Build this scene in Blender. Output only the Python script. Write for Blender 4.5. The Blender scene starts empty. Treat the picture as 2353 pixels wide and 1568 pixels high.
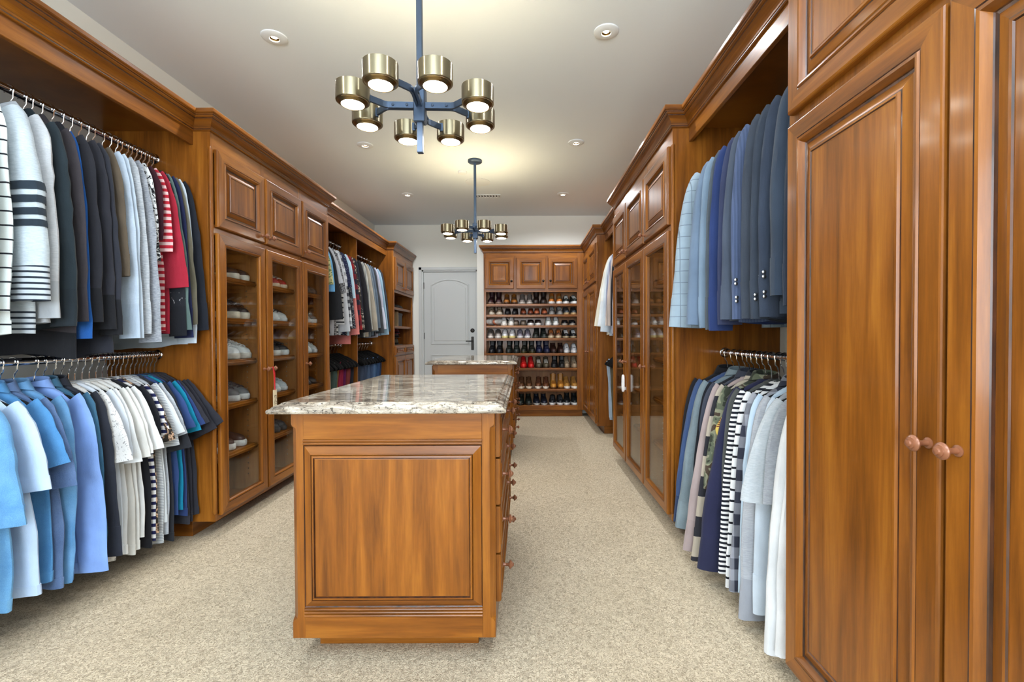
import bpy, bmesh, math, random
from mathutils import Vector, Matrix, noise

random.seed(7)
S = bpy.context.scene
COL = S.collection
PI = math.pi

# ------------------------------------------------------------------ camera
F_PX, CAM_Z = 1070.0, 1.142
cam_d = bpy.data.cameras.new('camera')
cam = bpy.data.objects.new('camera', cam_d)
COL.objects.link(cam)
cam_d.sensor_width = 36.0
cam_d.lens = F_PX / 2353 * 36.0
cam_d.shift_x = -30.5 / 2353
cam_d.shift_y = 2.7 / 2353
cam_d.clip_start = 0.02
_rot = Matrix.Rotation(math.radians(90 - 0.84), 4, 'X') @ Matrix.Rotation(math.radians(-0.22), 4, 'Z')
cam.matrix_world = Matrix.Translation((0, 0, CAM_Z)) @ _rot
S.camera = cam

# ------------------------------------------------------------------ world, lights, exposure
S.view_settings.view_transform = 'Standard'
S.view_settings.look = 'None'
S.view_settings.exposure = 0.02
S.view_settings.gamma = 1.0
S.view_settings.use_curve_mapping = False
S.cycles.max_bounces = 7
S.cycles.diffuse_bounces = 4
S.cycles.glossy_bounces = 4
S.cycles.transparent_max_bounces = 12
S.cycles.caustics_reflective = False
S.cycles.caustics_refractive = False
S.cycles.sample_clamp_indirect = 6.0
wd = bpy.data.worlds.new('world')
S.world = wd
wd.use_nodes = True
wd.node_tree.nodes['Background'].inputs[0].default_value = (0.75, 0.85, 1.0, 1)
wd.node_tree.nodes['Background'].inputs[1].default_value = 0.6


def light(name, kind, loc, rot, power, color, **kw):
    d = bpy.data.lights.new(name, kind)
    d.energy = power
    d.color = color
    for k, v in kw.items():
        setattr(d, k, v)
    o = bpy.data.objects.new(name, d)
    o.location = loc
    o.rotation_euler = rot
    COL.objects.link(o)
    return o


ROOM_X0, ROOM_X1, ROOM_Y0, CEIL = -2.357, 1.425, -2.6, 2.88
# daylight through the window in the wall behind the camera
light('window_daylight', 'AREA', (-0.45, ROOM_Y0 + 0.1, 1.55), (PI / 2, 0, 0), 185, (0.84, 0.92, 1.0),
      shape='RECTANGLE', size=2.3, size_y=1.7)
# photographer's strobe bounced off the ceiling behind the camera
light('bounced_strobe', 'AREA', (-0.3, -0.55, 2.35), (PI, 0, 0), 122, (0.80, 0.90, 1.0),
      shape='DISK', size=0.3)
DOWN = [(-1.45, 2.73), (0.47, 2.69), (-1.45, 4.26), (0.465, 4.22), (-1.44, 5.75), (0.47, 5.75), (-1.45, 1.2), (0.47, 1.2),
        (-1.45, -0.6), (0.47, -0.6)]
for dx, dy in DOWN:
    light('downlight_lamp', 'SPOT', (dx, dy, CEIL - 0.016), (0, 0, 0), 78 if dy > 5 else (42 if dy > 2 else 26), (0.95, 0.97, 1.0),
          spot_size=math.radians(164 if dy > 5 else 146), spot_blend=0.45 if dy > 5 else 0.6, shadow_soft_size=0.03)


# ------------------------------------------------------------------ mesh helpers
class MB:
    def __init__(s):
        s.v, s.f, s.m, s.s = [], [], [], []

    def add(s, verts, faces, mi=0, smooth=False):
        o = len(s.v)
        s.v += [tuple(v) for v in verts]
        for f in faces:
            s.f.append(tuple(i + o for i in f))
            s.m.append(mi)
            s.s.append(smooth)

    def box(s, x0, x1, y0, y1, z0, z1, mi=0, b=0.0):
        if x0 > x1: x0, x1 = x1, x0
        if y0 > y1: y0, y1 = y1, y0
        if z0 > z1: z0, z1 = z1, z0
        if b <= 0:
            v = [(x, y, z) for x in (x0, x1) for y in (y0, y1) for z in (z0, z1)]
            s.add(v, [(0, 1, 3, 2), (4, 6, 7, 5), (0, 4, 5, 1), (2, 3, 7, 6), (0, 2, 6, 4), (1, 5, 7, 3)], mi)
            return
        b = min(b, (x1 - x0) * .45, (y1 - y0) * .45, (z1 - z0) * .45)
        lo, hi = (x0, y0, z0), (x1, y1, z1)
        idx, v = {}, []
        for c in range(8):
            sg = [(c >> k) & 1 for k in range(3)]
            for k in range(3):
                p = []
                for a in range(3):
                    e = hi[a] if sg[a] else lo[a]
                    p.append(e if a == k else (e - b if sg[a] else e + b))
                idx[(c, k)] = len(v)
                v.append(p)
        fs = []
        for k in range(3):
            a, d = (k + 1) % 3, (k + 2) % 3
            for sv in (0, 1):
                q = [(sv << k) | (i << a) | (j << d) for i, j in ((0, 0), (1, 0), (1, 1), (0, 1))]
                fs.append(tuple(idx[(c, k)] for c in q))
            for i in (0, 1):
                for j in (0, 1):
                    c0 = (i << a) | (j << d)
                    c1 = c0 | (1 << k)
                    fs.append((idx[(c0, a)], idx[(c1, a)], idx[(c1, d)], idx[(c0, d)]))
        for c in range(8):
            fs.append((idx[(c, 0)], idx[(c, 1)], idx[(c, 2)]))
        s.add(v, fs, mi)

    def loft(s, rings, cap0=False, cap1=False, mi=0, smooth=True, closed=True):
        n = len(rings[0])
        v = [p for r in rings for p in r]
        fs = []
        for i in range(len(rings) - 1):
            for j in range(n if closed else n - 1):
                k = (j + 1) % n
                fs.append((i * n + j, i * n + k, (i + 1) * n + k, (i + 1) * n + j))
        if cap0: fs.append(tuple(range(n - 1, -1, -1)))
        if cap1: fs.append(tuple((len(rings) - 1) * n + j for j in range(n)))
        s.add(v, fs, mi, smooth)

    def tube(s, path, r, n=8, mi=0, cap=True, flat=1.0):
        rings = []
        pts = [Vector(p) for p in path]
        up = None
        for i, p in enumerate(pts):
            t = (pts[min(i + 1, len(pts) - 1)] - pts[max(i - 1, 0)]).normalized()
            if up is None:
                up = Vector((0, 1, 0)) if abs(t.y) < .9 else Vector((1, 0, 0))
            a = (up - t * up.dot(t)).normalized()
            up = a
            b = t.cross(a)
            rr = r[i] if isinstance(r, (list, tuple)) else r
            rings.append([p + a * (rr * flat * math.cos(2 * PI * k / n)) + b * (rr * math.sin(2 * PI * k / n)) for k in range(n)])
        s.loft(rings, cap, cap, mi)

    def lathe(s, prof, org, axis=(0, 0, 1), n=16, mi=0, cap0=True, cap1=True, smooth=True):
        ax = Vector(axis).normalized()
        a = ax.orthogonal().normalized()
        b = ax.cross(a)
        o = Vector(org)
        rings = [[o + ax * h + (a * math.cos(2 * PI * k / n) + b * math.sin(2 * PI * k / n)) * max(r, 1e-4) for k in range(n)] for r, h in prof]
        s.loft(rings, cap0, cap1, mi, smooth)

    def mesh(s, name, mats, org=(0, 0, 0), fix=True):
        me = bpy.data.meshes.new(name)
        ox, oy, oz = org
        me.from_pydata([(x - ox, y - oy, z - oz) for x, y, z in s.v], [], s.f)
        for m in mats: me.materials.append(m)
        me.polygons.foreach_set('material_index', s.m)
        me.polygons.foreach_set('use_smooth', s.s)
        if fix:
            bm = bmesh.new()
            bm.from_mesh(me)
            bmesh.ops.recalc_face_normals(bm, faces=bm.faces)
            bm.to_mesh(me)
            bm.free()
        if any(s.s):
            me.set_sharp_from_angle(angle=math.radians(42))
        me.update()
        return me


def clean(name):
    return name


def thing(name, label, cat, loc=(0, 0, 0), group=None, rz=0.0):
    o = bpy.data.objects.new(name, None)
    o.empty_display_size = 0.1
    COL.objects.link(o)
    o.location = loc
    o.rotation_euler = (0, 0, rz)
    o['label'] = label
    o['category'] = cat
    if group: o['group'] = group
    return o


ORG = {}


def root_loc(o):
    while o.parent: o = o.parent
    return tuple(o.location)


def part(name, mb, mats, parent, world=True, fix=True):
    me = mb if isinstance(mb, bpy.types.Mesh) else mb.mesh(name, mats if isinstance(mats, (list, tuple)) else [mats],
                                                          root_loc(parent) if world else (0, 0, 0), fix)
    o = bpy.data.objects.new(name, me)
    COL.objects.link(o)
    o.parent = parent
    return o


def solo(name, mb, mats, label, cat, group=None, loc=(0, 0, 0)):
    me = mb.mesh(name, mats if isinstance(mats, (list, tuple)) else [mats], loc)
    o = bpy.data.objects.new(name, me)
    o.location = loc
    COL.objects.link(o)
    o['label'] = label
    o['category'] = cat
    if group: o['group'] = group
    return o


def struct(name, mb, mats, parent=None, label=None):
    me = mb.mesh(name, mats if isinstance(mats, (list, tuple)) else [mats])
    o = bpy.data.objects.new(name, me)
    COL.objects.link(o)
    if parent:
        o.parent = parent
    else:
        o['kind'] = 'structure'
        if label: o['label'] = label
    return o


# ------------------------------------------------------------------ materials
def lin(c):
    return tuple(((x / 255) / 12.92 if x / 255 <= .04045 else ((x / 255 + .055) / 1.055) ** 2.4) for x in c) + (1.0,)


class NT:
    def __init__(s, name):
        s.mat = bpy.data.materials.new(name)
        s.mat.use_nodes = True
        s.t = s.mat.node_tree
        s.b = s.t.nodes['Principled BSDF']

    def n(s, typ, **kw):
        nd = s.t.nodes.new(typ)
        for k, v in kw.items():
            if k.startswith('i_'):
                nd.inputs[k[2:].replace('_', ' ')].default_value = v
            else:
                setattr(nd, k, v)
        return nd

    def l(s, a, b):
        s.t.links.new(a, b)

    def ramp(s, fac, stops, interp='LINEAR'):
        r = s.n('ShaderNodeValToRGB')
        r.color_ramp.interpolation = interp
        e = r.color_ramp.elements
        e[0].position, e[0].color = stops[0]
        e[1].position, e[1].color = stops[-1]
        for p, c in stops[1:-1]:
            x = e.new(p)
            x.color = c
        s.l(fac, r.inputs[0])
        return r.outputs[0]

    def coords(s, scale=(1, 1, 1), src='Object', rnd=0.0):
        tc = s.n('ShaderNodeTexCoord')
        mp = s.n('ShaderNodeMapping')
        mp.inputs['Scale'].default_value = scale
        s.l(tc.outputs[src], mp.inputs[0])
        if rnd:
            oi = s.n('ShaderNodeObjectInfo')
            mu = s.n('ShaderNodeMath', operation='MULTIPLY')
            s.l(oi.outputs['Random'], mu.inputs[0])
            mu.inputs[1].default_value = rnd
            s.l(mu.outputs[0], mp.inputs['Location'])
        return mp.outputs[0]

    def noise(s, vec, scale, detail=3, rough=.55, dist=0.0):
        n = s.n('ShaderNodeTexNoise')
        n.inputs['Scale'].default_value = scale
        n.inputs['Detail'].default_value = detail
        n.inputs['Roughness'].default_value = rough
        n.inputs['Distortion'].default_value = dist
        s.l(vec, n.inputs['Vector'])
        return n.outputs['Fac']

    def mix(s, fac, a, b, mode='MIX'):
        m = s.n('ShaderNodeMix', data_type='RGBA', blend_type=mode)
        for sock, v in ((m.inputs[0], fac), (m.inputs[6], a), (m.inputs[7], b)):
            if hasattr(v, 'is_linked') or isinstance(v, bpy.types.NodeSocket):
                s.l(v, sock)
            else:
                sock.default_value = v
        return m.outputs[2]

    def math(s, op, a, b=None):
        m = s.n('ShaderNodeMath', operation=op)
        for sock, v in zip(m.inputs, (a, b)):
            if v is None: continue
            if isinstance(v, bpy.types.NodeSocket):
                s.l(v, sock)
            else:
                sock.default_value = v
        return m.outputs[0]

    def bump(s, h, strength=.2, dist=.01):
        b = s.n('ShaderNodeBump')
        b.inputs['Strength'].default_value = strength
        b.inputs['Distance'].default_value = dist
        s.l(h, b.inputs['Height'])
        s.l(b.outputs[0], s.b.inputs['Normal'])

    def done(s, col=None, rough=.5, metal=0.0, spec=.5, coat=0.0, coat_r=.1):
        if col is not None:
            if isinstance(col, bpy.types.NodeSocket):
                s.l(col, s.b.inputs['Base Color'])
            else:
                s.b.inputs['Base Color'].default_value = col
        if isinstance(rough, bpy.types.NodeSocket):
            s.l(rough, s.b.inputs['Roughness'])
        else:
            s.b.inputs['Roughness'].default_value = rough
        s.b.inputs['Metallic'].default_value = metal
        s.b.inputs['Specular IOR Level'].default_value = spec
        s.b.inputs['Coat Weight'].default_value = coat
        s.b.inputs['Coat Roughness'].default_value = coat_r
        return s.mat


def wood(name, axis, dark, mid, light_, rough=.33, blot=.5):
    t = NT(name)
    sc = {'z': (14, 14, .9), 'h': (1.0, 1.0, 14)}[axis]
    v = t.coords(sc, rnd=37.0)
    g = t.noise(v, 2.2, 5, .6, .35)
    fine = t.noise(t.coords(tuple(c * 6 for c in sc), rnd=11.0), 2.0, 3, .6)
    bl = t.noise(t.coords((5.5, 5.5, .5) if axis == 'z' else (.6, .6, 5.5), rnd=23.0), 1.7, 2, .5, .3)
    f = t.math('ADD', t.math('MULTIPLY', g, .62), t.math('MULTIPLY', bl, .55))
    f = t.math('ADD', f, t.math('MULTIPLY', fine, .14))
    f = t.math('SUBTRACT', f, .16)
    col = t.ramp(f, [(.28, dark), (.5, mid), (.74, light_)])
    t.bump(fine, .04, .002)
    return t.done(col, rough, spec=.22, coat=.22, coat_r=.12)


WD, WM, WL = (.080, .025, .004, 1), (.205, .066, .0075, 1), (.345, .130, .016, 1)
M_WV = wood('wood_vertical', 'z', WD, WM, WL)
M_WH = wood('wood_horizontal', 'h', WD, WM, WL)
M_PLY = wood('wood_interior', 'z', (.17, .066, .017, 1), (.30, .125, .035, 1), (.42, .19, .06, 1), .45)
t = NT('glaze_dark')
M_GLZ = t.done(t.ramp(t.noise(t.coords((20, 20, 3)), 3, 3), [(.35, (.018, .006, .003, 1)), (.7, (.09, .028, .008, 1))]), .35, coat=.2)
WOOD = [M_WV, M_WH, M_GLZ]

t = NT('wall_paint')
t.bump(t.noise(t.coords((1, 1, 1)), 60, 4), .06, .003)
M_WALL = t.done(lin((232, 232, 224)), .85, spec=.2)
t = NT('ceiling_paint')
t.bump(t.noise(t.coords((1, 1, 1)), 14, 5, .6), .05, .004)
M_CEIL = t.done(lin((224, 232, 238)), .8, spec=.2)
t = NT('door_paint')
M_DOOR = t.done(lin((196, 199, 198)), .45, spec=.4)

t = NT('carpet')
cv = t.coords((1, 1, 1))
dn = t.n('ShaderNodeTexNoise', noise_dimensions='2D')
t.l(cv, dn.inputs['Vector'])
dn.inputs['Scale'].default_value = 90
dn.inputs['Detail'].default_value = 2
dn.inputs['Distortion'].default_value = .8
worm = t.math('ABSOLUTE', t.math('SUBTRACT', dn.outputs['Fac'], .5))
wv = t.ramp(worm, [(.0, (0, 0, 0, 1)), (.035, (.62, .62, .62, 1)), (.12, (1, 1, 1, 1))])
big = t.noise(cv, 1.2, 2)
base = t.mix(big, lin((202, 187, 160)), lin((217, 203, 178)))
tint = t.ramp(t.noise(cv, 220, 2), [(.3, (.82, .82, .82, 1)), (.7, (1.08, 1.08, 1.08, 1))])
base = t.mix(1.0, base, tint, 'MULTIPLY')
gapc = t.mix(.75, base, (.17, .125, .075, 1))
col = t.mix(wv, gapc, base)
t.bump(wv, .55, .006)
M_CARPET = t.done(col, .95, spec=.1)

t = NT('granite')
gv = t.coords((1, 1, 1))
stretch = t.coords((1.0, 3.0, 3.0))
vein = t.noise(stretch, 7.5, 9, .74, 1.1)
drift = t.noise(t.coords((.8, 2.4, 2.4)), 1.8, 3, .5, .8)
vein = t.math('ADD', t.math('MULTIPLY', vein, .78), t.math('MULTIPLY', drift, .22))
col = t.ramp(vein, [(.34, (.045, .038, .032, 1)), (.425, (.15, .122, .094, 1)), (.49, (.32, .28, .225, 1)), (.56, (.50, .46, .385, 1)), (.70, (.72, .70, .63, 1))])
sp = t.noise(gv, 70, 4, .75, .6)
spk = t.ramp(sp, [(.38, (.06, .05, .045, 1)), (.47, (1, 1, 1, 1))])
col = t.mix(.85, col, spk, 'MULTIPLY')
gold = t.ramp(t.noise(gv, 22, 3), [(.55, (1, 1, 1, 1)), (.75, (1.0, .86, .62, 1))])
col = t.mix(.6, col, gold, 'MULTIPLY')
M_GRAN = t.done(col, .06, spec=.5)


def simple(name, rgb, rough=.5, metal=0.0, spec=.5):
    return NT(name).done(lin(rgb) if max(rgb) > 1.0 else tuple(rgb) + (1,), rough, metal, spec)


M_CHROME = simple('chrome', (225, 225, 228), .08, 1.0)
M_STEEL = simple('steel', (190, 190, 190), .3, 1.0)
M_IRON = simple('chandelier_steel', (70, 84, 104), .42, .75)
t = NT('brushed_brass')
t.b.inputs['Anisotropic'].default_value = .85
t.b.inputs['Anisotropic Rotation'].default_value = .25
tg = t.n('ShaderNodeTangent', direction_type='RADIAL', axis='Z')
t.l(tg.outputs[0], t.b.inputs['Tangent'])
M_BRASS = t.done((.32, .275, .18, 1), .30, 1.0)
M_BRASS_IN = simple('brass_lip', (.22, .15, .065), .3, 1.0)
M_KNOB = simple('copper_wood_knob', (.23, .088, .042), .28, .2)
M_BRONZE = simple('oil_rubbed_bronze', (38, 34, 30), .4, .7)
M_VELVET = simple('black_velvet', (14, 14, 15), .9, 0, .1)
M_HBAR = simple('black_hanger_plastic', (16, 16, 17), .4, 0, .4)
M_WHITE = simple('white_plastic', (240, 240, 240), .3)
M_TRIM = simple('downlight_trim', (222, 227, 230), .6)
M_RED = simple('red_ribbon', (190, 20, 24), .6)
t = NT('kraft_tag')
M_TAG = t.done(t.ramp(t.noise(t.coords((40, 40, 25)), 3, 3, .6, 1.2), [(.42, (.05, .035, .02, 1)), (.5, lin((205, 190, 160)))]), .8)
M_TAGP = simple('tag_card', (214, 200, 168), .8)


def emit(name, col, st):
    t = NT(name)
    e = t.n('ShaderNodeEmission')
    e.inputs[0].default_value = tuple(col) + (1,)
    e.inputs[1].default_value = st
    t.l(e.outputs[0], t.t.nodes['Material Output'].inputs[0])
    return t.mat


M_LAMP = emit('lamp_diffuser', (1.0, .92, .8), 70.0)
M_LAMPUP = emit('lamp_uplight', (1.0, .82, .5), 84.0)
M_DLAMP = emit('downlight_lamp_glow', (1.0, .9, .78), 12.0)

t = NT('cabinet_glass')
lw = t.n('ShaderNodeLayerWeight')
lw.inputs[0].default_value = .5
fre = t.math('ADD', t.math('MULTIPLY', t.math('POWER', lw.outputs['Facing'], 5.0), .93), .035)
tr = t.n('ShaderNodeBsdfTransparent')
tr.inputs[0].default_value = (.97, .98, .975, 1)
gl = t.n('ShaderNodeBsdfGlossy')
gl.inputs['Roughness'].default_value = .0
mx = t.n('ShaderNodeMixShader')
t.l(fre, mx.inputs[0])
t.l(tr.outputs[0], mx.inputs[1])
t.l(gl.outputs[0], mx.inputs[2])
t.l(mx.outputs[0], t.t.nodes['Material Output'].inputs[0])
M_GLASS = t.mat

FAB = {}


def fab(rgb, kind='plain', rgb2=None, p=.04, duty=.5, rough=.9):
    key = (rgb, kind, rgb2, p, duty)
    if key in FAB: return FAB[key]
    t = NT('fabric_%s_%d_%d_%d' % ((kind,) + tuple(rgb)))
    v = t.coords((1, 1, 1))
    a, b = lin(rgb), lin(rgb2 or rgb)
    big = t.noise(v, 7, 3)
    if kind == 'plain':
        col = a
    elif kind == 'marl':
        n = t.noise(t.coords((18, 18, 160)), 3.0, 3, .7)
        col = t.ramp(n, [(.38, a), (.62, b)])
    elif kind == 'denim':
        n = t.noise(t.coords((260, 260, 120)), 3.0, 2, .7)
        w = t.noise(v, 9, 3, .6)
        n = t.math('ADD', t.math('MULTIPLY', n, .5), t.math('MULTIPLY', w, .5))
        col = t.ramp(n, [(.34, a), (.64, b)])
    elif kind == 'stripe':
        sx = t.n('ShaderNodeSeparateXYZ')
        t.l(v, sx.inputs[0])
        q = t.math('FRACT', t.math('MULTIPLY', sx.outputs[2], 1 / p))
        col = t.mix(t.math('LESS_THAN', q, duty), a, b)
    elif kind == 'vstripe':
        sx = t.n('ShaderNodeSeparateXYZ')
        t.l(v, sx.inputs[0])
        q = t.math('FRACT', t.math('MULTIPLY', t.math('ADD', sx.outputs[0], 9.0), 1 / p))
        col = t.mix(t.math('LESS_THAN', q, duty), a, b)
    elif kind == 'plaid':
        sx = t.n('ShaderNodeSeparateXYZ')
        t.l(v, sx.inputs[0])
        q1 = t.math('LESS_THAN', t.math('FRACT', t.math('MULTIPLY', sx.outputs[2], 1 / p)), duty)
        q2 = t.math('LESS_THAN', t.math('FRACT', t.math('MULTIPLY', t.math('ADD', sx.outputs[0], 9.0), 1 / p)), duty)
        col = t.mix(t.math('MULTIPLY', t.math('ADD', q1, q2), .5), a, b)
    elif kind == 'pane':
        sx = t.n('ShaderNodeSeparateXYZ')
        t.l(v, sx.inputs[0])
        q1 = t.math('LESS_THAN', t.math('FRACT', t.math('MULTIPLY', sx.outputs[2], 1 / p)), duty)
        q2 = t.math('LESS_THAN', t.math('FRACT', t.math('MULTIPLY', t.math('ADD', sx.outputs[0], 9.0), 1 / p)), duty)
        col = t.mix(t.math('MAXIMUM', q1, q2), a, b)
    elif kind == 'splat':
        n = t.noise(v, 1 / p, 5, .65, 1.5)
        col = t.ramp(n, [(duty - .02, a), (duty + .02, b)])
    elif kind == 'camo':
        n = t.noise(v, 14, 2, .5, .4)
        col = t.ramp(n, [(.4, lin((54, 58, 48))), (.47, lin((92, 98, 80))), (.53, lin((130, 130, 108))), (.6, lin((70, 58, 48)))], 'CONSTANT')
    shade = t.ramp(big, [(.3, (.86, .86, .86, 1)), (.7, (1.06, 1.06, 1.06, 1))])
    col = t.mix(1.0, col, shade, 'MULTIPLY')
    h = t.math('ADD', t.math('MULTIPLY', t.noise(t.coords((300, 300, 300)), 3, 1), .25), t.noise(t.coords((9, 9, 4)), 2.2, 3, .6))
    t.bump(h, .35, .02)
    FAB[key] = t.done(col, rough, spec=.15)
    t.b.inputs['Sheen Weight'].default_value = .08
    return FAB[key]


LEA = {}


def lea(rgb, rough=.45):
    k = (rgb, rough)
    if k not in LEA:
        t = NT('shoe_leather_%d_%d_%d' % tuple(rgb))
        c = lin(rgb)
        col = t.mix(1.0, c, t.ramp(t.noise(t.coords((1, 1, 1), rnd=5.0), 25, 3), [(.3, (.75, .75, .75, 1)), (.7, (1.12, 1.12, 1.12, 1))]), 'MULTIPLY')
        LEA[k] = t.done(col, rough, spec=.4)
    return LEA[k]

# ------------------------------------------------------------------ room shell
DOORW_Y, NEARW_Y = 7.33, 6.80
CORN_X = -.70
mb = MB(); mb.box(-2.6, 1.7, -2.8, 7.6, -.1, 0)
struct('floor', mb, M_CARPET, label='beige looped carpet covering the closet floor')
mb = MB(); mb.box(-2.6, 1.7, -2.8, 7.6, CEIL, CEIL + .1)
struct('ceiling', mb, M_CEIL)
mb = MB(); mb.box(ROOM_X0 - .12, ROOM_X0, -2.8, 7.6, 0, CEIL); struct('wall_left', mb, M_WALL)
mb = MB(); mb.box(ROOM_X1, ROOM_X1 + .12, -2.8, 7.6, 0, CEIL); struct('wall_right', mb, M_WALL)
# end wall: recessed part around the door, with a real opening for it, and the nearer part behind the shoe rack
DX0, DX1, DZ = -1.625, -.745, 2.175
mb = MB()
mb.box(ROOM_X0, DX0, DOORW_Y, DOORW_Y + .15, 0, CEIL)
mb.box(DX1, CORN_X, DOORW_Y, DOORW_Y + .15, 0, CEIL)
mb.box(DX0, DX1, DOORW_Y, DOORW_Y + .15, DZ, CEIL)
struct('wall_back', mb, M_WALL)
mb = MB(); mb.box(CORN_X, ROOM_X1, NEARW_Y, DOORW_Y + .15, 0, CEIL); struct('wall_back', mb, M_WALL)
# wall behind the camera with a window
mb = MB()
mb.box(ROOM_X0, -1.65, ROOM_Y0 - .15, ROOM_Y0, 0, CEIL)
mb.box(.75, ROOM_X1, ROOM_Y0 - .15, ROOM_Y0, 0, CEIL)
mb.box(-1.65, .75, ROOM_Y0 - .15, ROOM_Y0, 0, .65)
mb.box(-1.65, .75, ROOM_Y0 - .15, ROOM_Y0, 2.45, CEIL)
struct('wall_front', mb, M_WALL)
mb = MB()
for x0, x1, z0, z1 in ((-1.65, -1.58, .65, 2.45), (.68, .75, .65, 2.45), (-1.58, .68, .65, .72), (-1.58, .68, 2.38, 2.45), (-.48, -.42, .72, 2.38)):
    mb.box(x0, x1, ROOM_Y0 - .12, ROOM_Y0 - .04, z0, z1, 0, .005)
struct('window_1', mb, M_WHITE)
mb = MB()
mb.box(ROOM_X0, DX0 - .05, DOORW_Y - .014, DOORW_Y, 0, .1, 0, .003)
struct('baseboard_back', mb, M_DOOR)

# ------------------------------------------------------------------ entrance door
def door_paths(x0, x1, z0, z1, rise, d, n=14):
    x0 += d; x1 -= d; z0 += d; z1 -= d
    pts = [(x0, z0), (x1, z0)]
    if rise <= 0:
        return pts + [(x1, z1)] * (n + 1 - 1) + [(x0, z1)] if False else pts + [(x1, z1), (x0, z1)]
    for i in range(n + 1):
        q = i / n
        x = x1 + (x0 - x1) * q
        pts.append((x, z1 - rise + rise * (1 - (2 * q - 1) ** 2)))
    return pts


mb = MB()
DF = DOORW_Y + .02          # face of the door slab, a little inside the opening
mb.box(DX0 + .03, DX1 - .03, DF, DF + .045, .008, DZ - .03, 0, .002)
door = struct('door_1', mb, M_DOOR, label='pale grey door with an arched upper panel in the recess')
for nm, x0, x1, z0, z1, rise in (('upper_panel', -1.49, -.885, 1.005, 2.035, .085), ('lower_panel', -1.49, -.885, .17, .845, 0)):
    mb = MB()
    rings = []
    for d, h in ((0, 0), (.003, .010), (.014, .012), (.024, .002), (.030, -.008), (.042, -.008), (.058, .006), (.066, .007)):
        rings.append([(x, DF - h, z) for x, z in door_paths(x0, x1, z0, z1, rise, d)])
    mb.loft(rings, cap1=True, smooth=False)
    struct(nm, mb, M_DOOR, door)
mb = MB()
for x0, x1 in ((DX0, DX0 + .028), (DX1 - .028, DX1)):
    mb.box(x0, x1, DOORW_Y - .004, DOORW_Y + .12, 0, DZ, 0, .002)
mb.box(DX0, DX1, DOORW_Y - .004, DOORW_Y + .12, DZ - .028, DZ, 0, .002)
mb.box(DX0 - .042, DX0 + .004, DOORW_Y - .02, DOORW_Y, 0, DZ + .042, 0, .004)
mb.box(DX1 - .004, DX1 + .042, DOORW_Y - .02, DOORW_Y, 0, DZ + .042, 0, .004)
mb.box(DX0 - .042, DX1 + .042, DOORW_Y - .02, DOORW_Y, DZ - .004, DZ + .042, 0, .004)
struct('door_frame', mb, M_DOOR, door)
for hz in (.28, 1.14, 1.93):
    mb = MB(); mb.lathe([(.007, -.05), (.007, .05)], (DX0 + .03, DF - .006, hz), (0, 0, 1), 8); struct('hinge', mb, M_BRONZE, door)
mb = MB()
mb.lathe([(.033, 0), (.033, .008), (.027, .014), (.018, .016), (.018, .022), (.001, .023)], (-.832, DF, 1.222), (0, -1, 0), 20)
struct('deadbolt', mb, M_BRONZE, door)
mb = MB()
mb.box(-.852, -.812, DF - .012, DF, .915, 1.125, 0, .004)
mb.lathe([(.014, 0), (.014, .04), (.010, .045), (.001, .046)], (-.832, DF - .01, 1.055), (0, -1, 0), 14)
mb.box(-.935, -.826, DF - .058, DF - .04, 1.046, 1.064, 0, .006)
struct('door_handle', mb, M_BRONZE, door)


# ------------------------------------------------------------------ cabinet building blocks
class Frame:
    """Cabinet face: origin at lower corner, u along the face, n outward, height is z."""
    def __init__(s, o, u, n):
        s.o, s.u, s.n = Vector(o), Vector(u), Vector(n)

    def p(s, a, b, h=0.0):
        q = s.o + s.u * a + s.n * h
        return (q.x, q.y, q.z + b)


def rings_rect(mb, F, a0, a1, b0, b1, prof, center=None):
    loops = []
    for ins, h, *_ in prof:
        loops.append([F.p(a0 + ins, b0 + ins, h), F.p(a1 - ins, b0 + ins, h), F.p(a1 - ins, b1 - ins, h), F.p(a0 + ins, b1 - ins, h)])
    for i in range(len(prof) - 1):
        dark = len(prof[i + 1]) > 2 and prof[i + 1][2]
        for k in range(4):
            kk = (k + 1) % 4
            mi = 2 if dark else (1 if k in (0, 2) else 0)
            mb.add([loops[i][k], loops[i][kk], loops[i + 1][kk], loops[i + 1][k]], [(0, 1, 2, 3)], mi)
    if center is not None:
        mb.add(loops[-1], [(0, 1, 2, 3)], center)


def fbox(mb, F, a0, a1, b0, b1, h0, h1, mi=0, b=.002):
    p, q = F.p(a0, b0, h0), F.p(a1, b1, h1)
    mb.box(p[0], q[0], p[1], q[1], p[2], q[2], mi, b)


def knob(parent, F, a, b, h, s=1.0, mat=None):
    mb = MB()
    prof = [(.011, 0), (.011, .002), (.0065, .004), (.0055, .012), (.006, .022), (.010, .026), (.0155, .028), (.0165, .031), (.015, .034),
            (.0115, .036), (.011, .0385), (.0075, .040), (.0065, .043), (.003, .0445), (.001, .045)]
    mb.lathe([(r * s, z * s) for r, z in prof], F.p(a, b, h), F.n, 18)
    return part('knob', mb, mat or M_KNOB, parent)


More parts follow.
